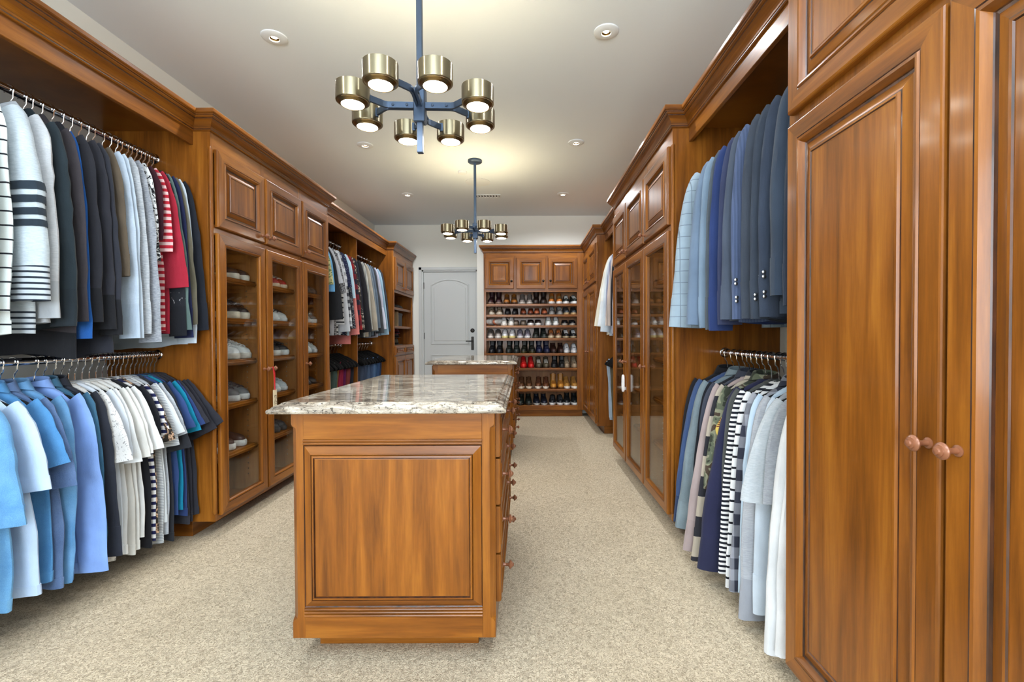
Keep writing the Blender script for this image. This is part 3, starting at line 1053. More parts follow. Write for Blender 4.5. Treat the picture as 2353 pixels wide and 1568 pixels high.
def hanger(x, y, z, rz, where, bar=None):
    lab = 'chrome-hooked hanger of the ' + ' '.join(where[1].split()[:11])
    where = where[0]
    o = thing('clothes_hanger', lab, 'hanger', (x, y, z), 'hangers on the ' + where, rz)
    part('hook', ME_HOOK, None, o)
    part('shoulder_bar', bar or ME_BAR, None, o)
    return o


def se(c, p):
    return math.copysign(abs(c) ** p, c)


def wob(seed, a, b, c):
    return noise.noise(Vector((a + seed * 3.17, b - seed * 1.7, c + seed * .61)))


def body_mesh(seed, bd, sw, bw, th, detail, nz=.105, slant=0.0, ysc=1.0):
    n, rows = (36, 16) if detail else (18, 9)
    prof = [(-nz, .052, .020), (-nz - .014, .085, .025), (-nz - .036, .125, .026), (-nz - .062, sw * .82, .026), (-nz - .090, sw - .004, .026), (-nz - .118, sw + .006, .025)]
    z0 = -nz - .118
    for i in range(1, rows + 1):
        q = i / rows
        z = z0 + (-bd - z0) * q
        w = sw - .006 + (bw - sw + .006) * min(1, q * 1.6)
        prof.append((z, w, .022 + (th - .018) * q))
    rings = []
    k1, k2 = random.uniform(20, 30), random.uniform(36, 55)
    p1, p2 = random.uniform(0, 6), random.uniform(0, 6)
    for z, w, t_ in prof:
        q = max(0, (z0 - z) / (bd + z0))
        ring = []
        for j in range(n):
            a = 2 * PI * j / n
            x = w * se(math.cos(a), .8)
            y = t_ * se(math.sin(a), .75)
            amp = .011 * q ** .8
            y += amp * math.sin(k1 * x + p1 + 2.2 * q) + amp * .5 * math.sin(k2 * x + p2 - 3 * q)
            y += .012 * q * wob(seed, x * 7, z * 5, 0)
            x += (.006 * wob(seed, y * 30, z * 6, 3) + .008 * wob(seed, 2, z * 3, 9)) * min(1, q * 3)
            x += slant * q
            zz = z - (.012 * q * q * math.sin(9 * x + p2) + .018 * (q ** 4) * wob(seed, x * 6, 5, 1))
            ring.append((x, y * (ysc if z < z0 else .5 + .5 * ysc), zz))
        rings.append(ring)
    return rings


def garment(name, cat, label, where, side, y, mat, ext=.275, sd=.9, bd=1.0, sw=.195, bw=.215, th=.022, collar='crew', cuff=None, hem=None,
            detail=1, rx=None, slim=1.0, rodx=None, rodz=None, trim=None, group=None, nohang=False, slant=0.0, bar=None, ry=.022, back=True, ysc=1.0):
    seed = random.random() * 50
    rz = (0 if side > 0 else PI) + random.uniform(-.05, .05)
    nf = -1 if side > 0 else 1
    if not nohang: hanger(rodx, y, rodz, rz, (where, label), bar)
    o = thing(name, label, cat, (rodx, y, rodz), group or ('clothes on the ' + where), rz)
    mb = MB()
    rings = body_mesh(seed, bd, sw, bw, th, detail, slant=slant, ysc=ysc)
    cut = len(rings) - (3 if detail else 2)
    if hem:
        mb.loft(rings[:cut + 1], True)
        body = part('body', mb, mat, o, False)
        mb = MB(); mb.loft([[(x, yy, z) for x, yy, z in r_] for r_ in rings[cut:]])
        part('hem_band', mb, hem, body, False)
    else:
        mb.loft(rings, True)
        body = part('body', mb, mat, o, False)
        if detail:
            def gr(r_, g): return [(x * (1 + g / .2), yy + math.copysign(g, yy), z) for x, yy, z in r_]
            mb = MB(); mb.loft([rings[-2], gr(rings[-2], .0016), gr(rings[-1], .0016), rings[-1]])
            part('hem', mb, mat, body, False)
    # sleeves
    if sd:
        short = sd < .62
        r0 = .070
        r1 = rx or (.078 if short else .052)
        ns, nn = (16, 16) if detail else (8, 10)
        for s in ((1, -1) if back else (1,)):
            e = ext if s > 0 else ext - .03
            zt = -.20
            P = [Vector((s * (sw - .055), 0, zt + .018)), Vector((s * (sw - .01), 0, zt - .03)), Vector((s * (sw + (e - r1 - sw) * .42 + .004), 0, zt - .03 - (sd + zt) * .42)),
                 Vector((s * (e - r1), 0, -sd))]
            rings = []
            ph = random.uniform(0, 6)
            for i in range(ns + 1):
                q = i / ns
                b = ((1 - q) ** 3, 3 * q * (1 - q) ** 2, 3 * q * q * (1 - q), q ** 3)
                c = sum((P[k] * b[k] for k in range(4)), Vector((0, 0, 0)))
                d = ((P[1] - P[0]) * (3 * (1 - q) ** 2) + (P[2] - P[1]) * (6 * q * (1 - q)) + (P[3] - P[2]) * (3 * q * q)).normalized()
                nx = Vector((-d.z, 0, d.x))
                rr = r0 + (r1 - r0) * q ** (1.0)
                if not short and i > ns - 3 and cuff is not None: rr *= .90
                yoff = nf * (.010 + .008 * q)
                ring = []
                for j in range(nn):
                    a = 2 * PI * j / nn
                    ryy = ry * (1 - .25 * q)
                    pp = c + nx * (rr * se(math.cos(a), .85)) + Vector((0, ryy * se(math.sin(a), .8), 0))
                    w_ = .006 * wob(seed + s, pp.x * 8, pp.z * 6, i * .0) * (0 if q < .1 else 1)
                    w2 = .007 * wob(seed - s, pp.x * 46, pp.z * 13, 4) * (0 if q < .1 else 1)
                    crease = .003 * math.sin(pp.z * 45 + 7 * math.cos(a) + ph) * wob(seed, pp.z * 8, 1, 2) * 2 * (1 - abs(2 * q - 1)) * (0 if short else 1)
                    pp += Vector((w_ + w2 * .4, (w2 + w_ * .5 + crease) * 1.0, 0))
                    pp.y = (pp.y + yoff) * ysc
                    ring.append(tuple(pp))
                rings.append(ring)
            mb = MB()
            if cuff is not None and not short:
                k = ns - 2
                mb.loft(rings[:k + 1])
                sl = part('sleeve', mb, mat, o, False)
                mb = MB()
                mb.loft(rings[k:] + [[(Vector(p) * .8 + Vector((s * (e - r1), nf * .016, -sd)) * .2) + Vector((0, 0, .002)) for p in rings[-1]]])
                part('cuff', mb, cuff, sl, False)
            else:
                inner = [[(Vector(p) * .86 + Vector((s * (e - r1), nf * .016, -sd)) * .14) + Vector((0, 0, .03)) for p in rings[-1]]]
                mb.loft(rings + inner)
                sl = part('sleeve', mb, mat, o, False)
                if detail:
                    def grow(r_, g):
                        c_ = sum((Vector(p_) for p_ in r_), Vector((0, 0, 0))) / len(r_)
                        return [tuple(Vector(p_) + (Vector(p_) - c_).normalized() * g) for p_ in r_]
                    mb = MB(); mb.loft([rings[-3], grow(rings[-3], .0022), grow(rings[-2], .0022), grow(rings[-1], .0022), rings[-1]])
                    part('sleeve_hem', mb, mat, sl, False)
            if trim and s > 0: trim(sl, rings, nf)
    cm = hem or mat
    if collar == 'crew':
        mb = MB()
        mb.loft([[( (.062 + .010 * math.cos(b)) * math.cos(a), (.028 + .006 * math.cos(b)) * math.sin(a), -.105 + .008 * math.sin(b) - .012 * abs(math.cos(a)) ** 2 )
                  for b in [2 * PI * k / 6 for k in range(6)]] for a in [2 * PI * i / 18 for i in range(19)]])
        part('neckband', mb, cm, o, False)
    elif collar in ('shirt', 'lapel'):
        mb = MB()
        A = [2 * PI * i / 20 for i in range(20)]
        mb.loft([[(.056 * math.cos(a), .028 * math.sin(a), -.109) for a in A], [(.050 * math.cos(a), .026 * math.sin(a), -.077 - .01 * math.sin(a) * nf) for a in A],
                 [(.056 * math.cos(a), .031 * math.sin(a), -.075 - .01 * math.sin(a) * nf) for a in A], [(.080 * math.cos(a), .038 * math.sin(a), -.115 - .012 * math.sin(a) * nf * -1) for a in A]])
        part('collar', mb, mat, o, False)
        if collar == 'lapel':
            for s in (-1, 1):
                mb = MB()
                yb = nf * .031
                rr = [[(s * .055, yb * .9, -.085), (s * .10, yb, -.12)], [(s * .05, yb * 1.1, -.16), (s * .135, yb * 1.15, -.20)], [(s * .03, yb * 1.1, -.25), (s * .10, yb * 1.15, -.29)], [(s * .004, yb * 1.05, -.46), (s * .02, yb * 1.1, -.45)]]
                top = [p for a in rr for p in a]
                mb.add(top + [(x, yy - nf * .006, z) for x, yy, z in top], [(0, 1, 3, 2), (2, 3, 5, 4), (4, 5, 7, 6), (8, 9, 11, 10), (10, 11, 13, 12), (12, 13, 15, 14), (1, 3, 11, 9), (3, 5, 13, 11), (5, 7, 15, 13)], 0, False)
                part('lapel', mb, mat, o, False)
    elif collar == 'hood':
        mb = MB()
        rings = []
        for i in range(9):
            q = i / 8
            rr = math.sin(PI * (.12 + .8 * q))
            rings.append([((.055 + .06 * rr) * math.cos(a), -nf * .012 + (.016 + .020 * rr) * math.sin(a), -.082 - .16 * q + .012 * math.cos(2 * a)) for a in [2 * PI * j / 16 for j in range(16)]])
        mb.loft(rings, True, True)
        part('hood', mb, mat, o, False)
    return o


def trousers(label, where, side, y, mat, rodx, rodz, ext=.14, bd=.85, group=None):
    rz = (0 if side > 0 else PI) + random.uniform(-.04, .04)
    o = thing('trousers', label, 'trousers', (rodx, y, rodz), group or ('trousers on the ' + where), rz)
    seed = random.random() * 40
    for s in (0, 1):
        mb = MB()
        rings = []
        L = bd - .03 * s
        for i in range(11):
            q = i / 10
            z = -.185 - (L - .185) * q
            w, c = .5 * (ext + .13) * (1 - .18 * q), (ext - .13) * .5 + .01 * s
            ring = []
            for j in range(16):
                a = 2 * PI * j / 16
                x = c + w * se(math.cos(a), .7) + .01 * wob(seed, z * 6, s, 1)
                yy = (-.012 + .024 * s) + .011 * se(math.sin(a), .8) + .006 * math.sin(40 * x + seed + 3 * q)
                ring.append((x, yy, z))
            rings.append(ring)
        mb.loft(rings, True, True)
        part('leg', mb, mat, o, False)
    mb = MB()
    mb.loft([[(x, .020 * math.cos(a), -.185 + .022 * math.sin(a)) for a in [PI * j / 8 for j in range(9)]] for x in (-.12, (ext - .13) * .5, ext - .01)], closed=False)
    part('fold', mb, mat, o, False)
    return o


def velvet_hanger(x, y, z, side, where, lab):
    rz = (0 if side > 0 else PI) + random.uniform(-.06, .06)
    o = thing('velvet_hanger', 'wide black velvet hanger of the ' + lab, 'hanger', (x, y, z), 'velvet hangers on the ' + where, rz)
    part('hook', ME_HOOK, None, o)
    part('shoulder_bar', ME_WIDE, None, o)
    return o


_m = MB()
_rings = []
for i in range(17):
    q = -1 + 2 * i / 16
    zc = -.125 - .10 * abs(q) ** 1.3
    hh = .042 * (1 - .30 * abs(q) ** 3) * (1 if abs(q) < .99 else .35)
    _rings.append([(q * .235, .030 * se(math.cos(a), .8) + .006 * math.sin(9 * q), zc + hh * se(math.sin(a), .8) + .004 * math.sin(14 * q)) for a in [2 * PI * k / 12 for k in range(12)]])
_m.loft(_rings, True, True)
ME_WIDE = _m.mesh('shoulder_bar', [M_VELVET])


def run(where, side, rodx, rodz, items, **dflt):
    ys = sorted(it[0] for it in items)
    for it in items:
        y, mat, name, cat, label = it[:5]
        gap = min(abs(y - o) for o in ys if o != y)
        kw = dict(dflt)
        kw['ysc'] = max(.42, min(1.0, gap / .058))
        if len(it) > 5: kw.update(it[5])
        garment(name, cat, label, where, side, y, mat, rodx=rodx, rodz=rodz, **kw)


def sleeve_buttons(n=4, mat=None, z_up=.012):
    def f(sl, rings, nf):
        r_ = rings[-2]
        xs = [p[0] for p in r_]
        mb_list = []
        for k in range(n):
            rr = rings[-2 - (k // 2)]
            j = max(range(len(rr)), key=lambda q: rr[q][1] * nf - abs(q % len(rr) - 2) * .002)
            p = Vector(rr[j]) + Vector((.004, nf * .003, (k % 2) * .016))
            mb = MB(); mb.lathe([(.007, 0), (.007, .003), (.003, .005)], p, (0, nf, 0), 10)
            part('button', mb, mat or M_STEEL, sl, False)
    return f


B = 'upper rod of the near closet'
BLK, CHAR, NAVY = fab((28, 29, 33)), fab((46, 47, 53)), fab((32, 36, 58))
GRY_STRIPE = fab((176, 190, 200), 'marl', (196, 208, 216))
STRIPES_D = fab((40, 50, 60))


def gray_stripe_trim(sl, rings, nf):
    for k, (i0, i1) in enumerate(((8.4, 9.05), (9.45, 10.0), (10.35, 10.85), (11.15, 11.6))):
        def ring_at(f, grow):
            i = int(f); q = f - i
            c = Vector((0, 0, 0))
            a_, b_ = rings[i], rings[i + 1]
            pts = [Vector(a_[j]).lerp(Vector(b_[j]), q) for j in range(len(a_))]
            c = sum(pts, Vector((0, 0, 0))) / len(pts)
            return [c + (p - c) * (1 + grow) + Vector((0, .0015 if p.y > c.y else -.0015, 0)) for p in pts]
        mb = MB(); mb.loft([ring_at(i0, .02), ring_at((i0 + i1) / 2, .03), ring_at(i1, .02)])
        part('stripe', mb, STRIPES_D, sl, False)


CUFF_ST = fab((186, 196, 204), 'stripe', (38, 46, 56), .021, .36)
SK = dict(cuff=0)
run(B, 1, LRX, UZ, [
    (1.46, fab((205, 212, 212)), 'sweater', 'sweater', 'cream sweater partly outside the frame on the near upper rod', dict(collar='crew')),
    (1.615, fab((222, 228, 226)), 'sweater', 'sweater', 'off-white sweatshirt at the frame edge, before the striped-cuff grey one', dict(cuff=fab((222, 228, 226)), hem=fab((222, 228, 226)), sd=.9, ext=.25)),
    (1.655, fab((215, 225, 225), 'stripe', (30, 34, 40), .05, .12), 'shirt', 'shirt', 'thin white top with narrow black stripes behind the off-white sweatshirt', dict(ext=.235)),
    (1.755, GRY_STRIPE, 'sweatshirt', 'sweatshirt', 'pale grey sweatshirt with four dark sleeve bars and striped cuffs', dict(cuff=CUFF_ST, hem=CUFF_ST, sd=.86, bd=.98, rx=.082, ext=.305, trim=gray_stripe_trim, ry=.036)),
    (1.825, fab((178, 184, 190), 'marl', (196, 200, 205)), 'hoodie', 'hoodie', 'light grey hoodie just behind the sweatshirt with sleeve bars', dict(cuff=fab((170, 176, 182)), collar='hood', sd=.92, bd=.95)),
    (1.88, fab((36, 46, 52)), 'hoodie', 'hoodie', 'dark blue-green hoodie behind the light grey hoodie', dict(cuff=fab((34, 42, 48)), collar='hood', sd=.95, rx=.06, ext=.285)),
    (1.93, fab((58, 54, 58)), 'hoodie', 'hoodie', 'charcoal brown hoodie in front of a sliver of blue', dict(bd=1.08, hem=BLK, cuff=fab((54, 50, 54)), sd=.93, rx=.058, collar='hood')),
    (1.955, fab((36, 88, 160)), 'hoodie', 'hoodie', 'bright blue hoodie showing only its cuff and shoulder edge', dict(cuff=fab((36, 88, 160)), sd=1.0, ext=.25, rx=.04, sw=.18, bw=.2)),
    (1.995, fab((38, 39, 45)), 'hoodie', 'hoodie', 'first black hoodie after the blue one on the upper rod', dict(cuff=BLK, collar='hood', sd=.93, rx=.058)),
    (2.04, fab((42, 43, 50)), 'hoodie', 'hoodie', 'second black hoodie after the blue one on the upper rod', dict(cuff=BLK, sd=.96)),
    (2.085, fab((44, 46, 54)), 'hoodie', 'hoodie', 'third black hoodie, next to the brown and pale blue tops', dict(bd=1.07, cuff=BLK, sd=.985, ext=.29, rx=.06)),
    (2.125, fab((88, 78, 66)), 'jacket', 'jacket', 'olive brown jacket between the black hoodies and the pale blue shirts', dict(sd=.72)),
    (2.165, fab((178, 196, 216), 'marl', (190, 206, 224)), 'sweater', 'sweater', 'first of two pale blue sweaters on the upper rod', dict(cuff=fab((178, 196, 216)), sd=1.0, ext=.283)),
    (2.205, fab((190, 205, 220)), 'sweater', 'sweater', 'second pale blue sweater, beside the heathered grey knit', dict(cuff=fab((190, 205, 220)), sd=1.0)),
    (2.235, fab((150, 156, 164), 'marl', (190, 195, 200)), 'sweater', 'sweater', 'thin speckled grey sweater beside the second pale blue one', dict(sd=.98)),
    (2.285, fab((118, 124, 134), 'marl', (168, 173, 181)), 'sweater', 'sweater', 'heathered mid-grey knit sweater with streaky texture', dict(sd=1.02, ext=.30, rx=.062, cuff=fab((118, 124, 134), 'marl', (168, 173, 181)))),
    (2.325, fab((225, 228, 230), 'splat', (24, 24, 28), .03, .52), 'shirt', 'shirt', 'white shirt with dense black ink splatter', dict(sd=.62, ext=.265)),
    (2.36, fab((54, 24, 34)), 'shirt', 'shirt', 'dark maroon shirt edge beside the ink-splattered white one', dict(sd=.5, ext=.25)),
    (2.385, fab((225, 190, 190), 'stripe', (176, 36, 52), .032, .5), 'shirt', 'shirt', 'pink and red striped short shirt next to the crimson one', dict(sd=.56, ext=.272)),
    (2.42, fab((158, 38, 56)), 'shirt', 'shirt', 'crimson shirt with loose elbow-length sleeve', dict(sd=.74, ext=.31, rx=.07)),
    (2.445, fab((34, 36, 42), 'splat', (190, 192, 196), .05, .62), 'sweatshirt', 'sweatshirt', 'black sweatshirt with small white paint flecks', dict(cuff=fab((30, 32, 38)), sd=.99, ext=.295)),
    (2.475, fab((92, 112, 110)), 'sweatshirt', 'sweatshirt', 'sage green sweatshirt on the upper rod', dict(cuff=fab((88, 108, 106)), sd=.96, ext=.31, rx=.062)),
    (2.503, fab((34, 40, 74)), 'shirt', 'shirt', 'thin navy shirt between the sage and olive sweatshirts', dict(sd=1.0, ext=.285)),
    (2.528, fab((102, 98, 84)), 'sweatshirt', 'sweatshirt', 'olive grey sweatshirt third from the cabinet side', dict(cuff=fab((98, 94, 80)), sd=.93, ext=.305)),
    (2.556, fab((200, 214, 228)), 'shirt', 'shirt', 'pale blue shirt whose hem shows below the black ones', dict(sd=1.03, ext=.27, bd=1.05)),
    (2.585, fab((33, 37, 46)), 'shirt', 'shirt', 'blue-black shirt hanging last against the cabinet side', dict(sd=.96, ext=.31, rx=.065, collar='shirt')),
], bd=.97)

B = 'lower rod of the near closet'
DEN1, DEN2, DEN3 = fab((80, 136, 190), 'denim', (118, 174, 216)), fab((66, 104, 150), 'denim', (104, 146, 190)), fab((66, 88, 126), 'denim', (96, 120, 158))
WHT = fab((226, 230, 232))
WHT2 = fab((216, 216, 212))
run(B, 1, LRX, LZ, [
    (1.45, DEN2, 'shirt', 'shirt', 'blue denim shirt mostly outside the frame on the lower rod', dict(collar='shirt', sd=.88)),
    (1.645, DEN1, 'shirt', 'shirt', 'light-washed denim shirt with wide hemmed short sleeve', dict(collar='shirt', sd=.56, ext=.315, rx=.10, bd=.86, bw=.235, ry=.034)),
    (1.725, fab((188, 212, 240)), 'shirt', 'shirt', 'very pale blue short-sleeved shirt behind the light denim one', dict(collar='shirt', sd=.47, ext=.315, rx=.085, bd=.87, bw=.24)),
    (1.785, fab((62, 118, 172), 'denim', (88, 146, 196)), 'shirt', 'shirt', 'mid-blue denim shirt with rolled sleeve band', dict(collar='shirt', sd=.40, ext=.315, rx=.07, bd=.85)),
    (1.825, DEN3, 'shirt', 'shirt', 'dark chambray short-sleeved shirt with curved hem', dict(collar='shirt', sd=.49, ext=.32, rx=.08, bd=.90, bw=.24)),
    (1.875, fab((78, 132, 182), 'denim', (112, 160, 204)), 'shirt', 'shirt', 'denim shirt with long sleeve and buttoned cuff hanging low', dict(collar='shirt', sd=.89, ext=.24, rx=.062, cuff=fab((78, 132, 182), 'denim', (112, 160, 204)), bd=.88)),
    (1.955, fab((128, 162, 222)), 'shirt', 'shirt', 'plain sky blue dress shirt with long sleeve', dict(collar='shirt', sd=.89, ext=.31, rx=.068, cuff=fab((128, 162, 222)), bd=.9)),
    (1.99, fab((44, 84, 110), 'denim', (64, 104, 130)), 'jacket', 'jacket', 'teal blue denim jacket edge behind the sky blue shirt', dict(collar='shirt', sd=.8, ext=.265)),
    (2.03, fab((40, 43, 52)), 'jacket', 'jacket', 'black shirt jacket between the blue shirts and white tees', dict(collar='shirt', sd=.86, ext=.295, rx=.06)),
    (2.065, fab((216, 216, 214), 'splat', (120, 120, 124), .012, .60), 't_shirt', 't-shirt', 'off-white speckled t-shirt, first of the pale t-shirts', dict(sd=.46, ext=.325, rx=.085)),
    (2.10, fab((212, 222, 234)), 't_shirt', 't-shirt', 'bluish white t-shirt second among the pale t-shirts', dict(sd=.44, ext=.28)),
    (2.13, WHT, 't_shirt', 't-shirt', 'plain white t-shirt third among the pale t-shirts', dict(sd=.48, ext=.305, bd=.9)),
    (2.165, WHT2, 't_shirt', 't-shirt', 'warm white t-shirt fourth among the pale t-shirts', dict(sd=.47, ext=.31, bd=.93)),
    (2.20, fab((228, 230, 228)), 't_shirt', 't-shirt', 'plain white t-shirt fifth among the pale t-shirts', dict(sd=.46, ext=.315, bd=.92)),
    (2.235, fab((232, 234, 234)), 't_shirt', 't-shirt', 'bright white t-shirt last of the pale t-shirts', dict(sd=.45, ext=.33, bd=.88, rx=.085)),
    (2.268, fab((30, 31, 36)), 't_shirt', 't-shirt', 'black t-shirt right behind the white t-shirts', dict(sd=.38, ext=.28, bd=.93)),
    (2.295, fab((30, 34, 74), 'stripe', (226, 226, 226), .036, .55), 't_shirt', 't-shirt', 'navy and white striped t-shirt sleeve', dict(sd=.42, ext=.325, bd=.9)),
    (2.32, fab((48, 42, 36), 'splat', (196, 160, 130), .04, .54), 't_shirt', 't-shirt', 'brown and tan camouflage-like patterned t-shirt', dict(sd=.43, ext=.335, bd=.86)),
    (2.345, fab((212, 216, 218), 'stripe', (150, 156, 164), .008, .5), 't_shirt', 't-shirt', 'finely striped white and grey t-shirt reaching lowest', dict(sd=.46, ext=.315, bd=.96)),
    (2.372, fab((214, 220, 224)), 't_shirt', 't-shirt', 'light grey t-shirt with dark-edged wide sleeve', dict(sd=.41, ext=.345, bd=.85, rx=.085)),
    (2.40, fab((168, 176, 186), 'marl', (190, 196, 204)), 't_shirt', 't-shirt', 'heather grey crinkled t-shirt', dict(sd=.42, ext=.335, bd=.92, hem=fab((168, 176, 186), 'marl', (190, 196, 204)))),
    (2.43, fab((44, 46, 52)), 't_shirt', 't-shirt', 'dark grey t-shirt with low sleeve next to heather grey', dict(sd=.49, ext=.335, bd=.98, rx=.075)),
    (2.458, fab((52, 74, 122)), 't_shirt', 't-shirt', 'first royal blue t-shirt on the lower rod', dict(sd=.4, ext=.33, bd=.86)),
    (2.485, fab((22, 128, 160)), 't_shirt', 't-shirt', 'turquoise t-shirt showing a thin sleeve sliver', dict(sd=.42, ext=.325, bd=.84)),
    (2.508, fab((44, 62, 108)), 't_shirt', 't-shirt', 'second royal blue t-shirt after the turquoise sliver', dict(sd=.4, ext=.34, bd=.86)),
    (2.533, fab((48, 48, 55)), 't_shirt', 't-shirt', 'charcoal t-shirt third from the cabinet side', dict(sd=.40, ext=.36, bd=.93, rx=.08)),
    (2.560, fab((42, 42, 49)), 't_shirt', 't-shirt', 'charcoal t-shirt second from the cabinet side', dict(sd=.44, ext=.38, bd=.92, rx=.085)),
    (2.588, fab((45, 46, 54)), 't_shirt', 't-shirt', 'charcoal t-shirt hanging last against the cabinet side', dict(sd=.42, ext=.40, bd=.9, rx=.09)),
], bd=.9, bw=.225)

B = 'upper rod of the first bay'
FAR = dict(detail=0)
run(B, 1, LRX, UZ, [
    (4.25, fab((120, 122, 124)), 't_shirt', 't-shirt', 'grey t-shirt at the cabinet edge of the first bay', dict(sd=.46)),
    (4.31, fab((206, 204, 150), 'splat', (110, 130, 90), .03, .5), 'shirt', 'shirt', 'yellow-green floral shirt sleeve peeking in the first bay', dict(sd=.52, ext=.30)),
    (4.36, fab((110, 170, 218)), 't_shirt', 't-shirt', 'sky blue t-shirt sleeve in the first bay', dict(sd=.58, ext=.29)),
    (4.42, fab((34, 35, 38)), 'shirt', 'shirt', 'black long shirt in front of the pale ones, first bay', dict(sd=.84, ext=.345, bd=.97, rx=.11)),
    (4.50, fab((170, 172, 178)), 'shirt', 'shirt', 'light grey short-sleeved shirt in the first bay', dict(sd=.50, ext=.33, collar='shirt', rx=.075)),
    (4.56, fab((150, 150, 152), 'splat', (50, 50, 54), .014, .5), 'shirt', 'shirt', 'black and white speckled shirt in the first bay', dict(sd=.58, ext=.32, collar='shirt')),
    (4.61, fab((196, 198, 200), 'stripe', (34, 36, 40), .048, .3), 't_shirt', 't-shirt', 'white t-shirt with bold black stripes, first bay', dict(sd=.88, ext=.29, rx=.075)),
    (4.66, fab((186, 190, 196)), 'shirt', 'shirt', 'white long-sleeved shirt beside the bold striped one', dict(sd=.95, ext=.315)),
    (4.72, fab((58, 60, 66), 'plaid', (196, 200, 204), .07, .5), 'shirt', 'shirt', 'black, grey and white plaid shirt in the first bay', dict(sd=.90, ext=.33, collar='shirt')),
    (4.78, fab((30, 34, 62), 'splat', (190, 196, 206), .012, .62), 'shirt', 'shirt', 'navy shirt with tiny white print, first bay', dict(sd=.5, ext=.30, collar='shirt')),
    (4.83, fab((32, 36, 48), 'splat', (205, 205, 205), .014, .58), 'shirt', 'shirt', 'black shirt with small white pattern beside the salmon one', dict(sd=.92, ext=.32)),
    (4.88, fab((176, 206, 222)), 'shirt', 'shirt', 'pale aqua shirt edge beside the salmon shirt', dict(sd=.6, ext=.29, collar='shirt')),
    (4.93, fab((204, 122, 116)), 'shirt', 'shirt', 'salmon pink shirt, longest in the first bay', dict(sd=.98, ext=.315, bd=1.08, collar='shirt')),
    (5.0, fab((130, 32, 36), 'plaid', (34, 34, 48), .11, .5), 'shirt', 'shirt', 'dark red and black plaid shirt, first bay', dict(sd=.93, ext=.325, collar='shirt')),
    (5.08, fab((48, 46, 44), 'splat', (186, 176, 160), .05, .55), 'shirt', 'shirt', 'dark patterned shirt with pale blotches by the divider', dict(sd=.93, ext=.325, collar='shirt')),
    (5.14, fab((38, 40, 52)), 'shirt', 'shirt', 'dark blue-black shirt against the bay divider', dict(sd=.9, ext=.30)),
], sd=.9, bd=.98, detail=0)
B = 'upper rod of the second bay'
run(B, 1, LRX, UZ, [
    (5.30, fab((40, 40, 44)), 'shirt', 'shirt', 'charcoal shirt, first after the bay divider', dict(sd=.95, ext=.33)),
    (5.40, fab((150, 154, 152), 'vstripe', (180, 180, 174), .03), 'shirt', 'shirt', 'pale grey striped shirt second after the divider', dict(sd=.92, ext=.31)),
    (5.49, fab((164, 156, 142)), 'shirt', 'shirt', 'sandy grey shirt in the second bay', dict(sd=.93, ext=.335)),
    (5.58, fab((116, 128, 138)), 'shirt', 'shirt', 'blue-grey shirt in the second bay', dict(sd=.94, ext=.315)),
    (5.67, fab((92, 106, 122)), 'shirt', 'shirt', 'slate blue shirt in the second bay', dict(sd=.9, ext=.31)),
    (5.76, fab((64, 66, 70)), 'shirt', 'shirt', 'dark grey shirt in the second bay', dict(sd=.96, ext=.33)),
    (5.86, fab((172, 174, 190)), 'shirt', 'shirt', 'lavender grey shirt in the second bay', dict(sd=.91, ext=.335, cuff=fab((200, 204, 220)))),
    (5.95, fab((140, 170, 190)), 'shirt', 'shirt', 'pale teal shirt in the second bay', dict(sd=.98, ext=.325)),
    (6.05, fab((52, 55, 62)), 'shirt', 'shirt', 'charcoal shirt last in the second bay', dict(sd=.94, ext=.325)),
], bd=1.0, collar='shirt', detail=0)

# black garment and red one hanging low between the rods of the first bay
for bay, ys, cols in (('lower rod of the first bay', [4.25 + .085 * i for i in range(11)],
                       [(34, 36, 44), (38, 40, 50), (42, 44, 54), (196, 158, 130), (70, 88, 84), (150, 112, 62), (132, 34, 58), (92, 30, 78), (110, 48, 46), (38, 42, 56), (44, 44, 52)]),
                      ('lower rod of the second bay', [5.30 + .095 * i for i in range(9)],
                       [(54, 62, 78), (62, 72, 92), (58, 70, 92), (72, 90, 118), (60, 80, 112), (84, 112, 150), (70, 104, 146), (58, 84, 124), (50, 64, 92)])):
    names = {(34, 36, 44): 'near-black', (38, 40, 50): 'ink black', (42, 44, 54): 'black', (196, 158, 130): 'tan', (70, 88, 84): 'grey-green', (150, 112, 62): 'ochre', (132, 34, 58): 'wine red',
             (92, 30, 78): 'purple', (110, 48, 46): 'rust', (38, 42, 56): 'midnight', (44, 44, 52): 'soft black', (54, 62, 78): 'dark slate', (62, 72, 92): 'slate blue', (58, 70, 92): 'dusky blue',
             (72, 90, 118): 'grey-blue denim', (60, 80, 112): 'indigo denim', (84, 112, 150): 'light blue denim', (70, 104, 146): 'mid-blue denim', (58, 84, 124): 'deep blue denim', (50, 64, 92): 'dark denim'}
    for y, c in zip(ys, cols):
        velvet_hanger(LRX, y, LZ, 1, bay, names[c] + ' trousers, ' + bay)
        trousers(names[c] + ' trousers folded over a black hanger, ' + bay, bay, 1, y, fab(c), LRX, LZ, ext=.17 + .03 * random.random())

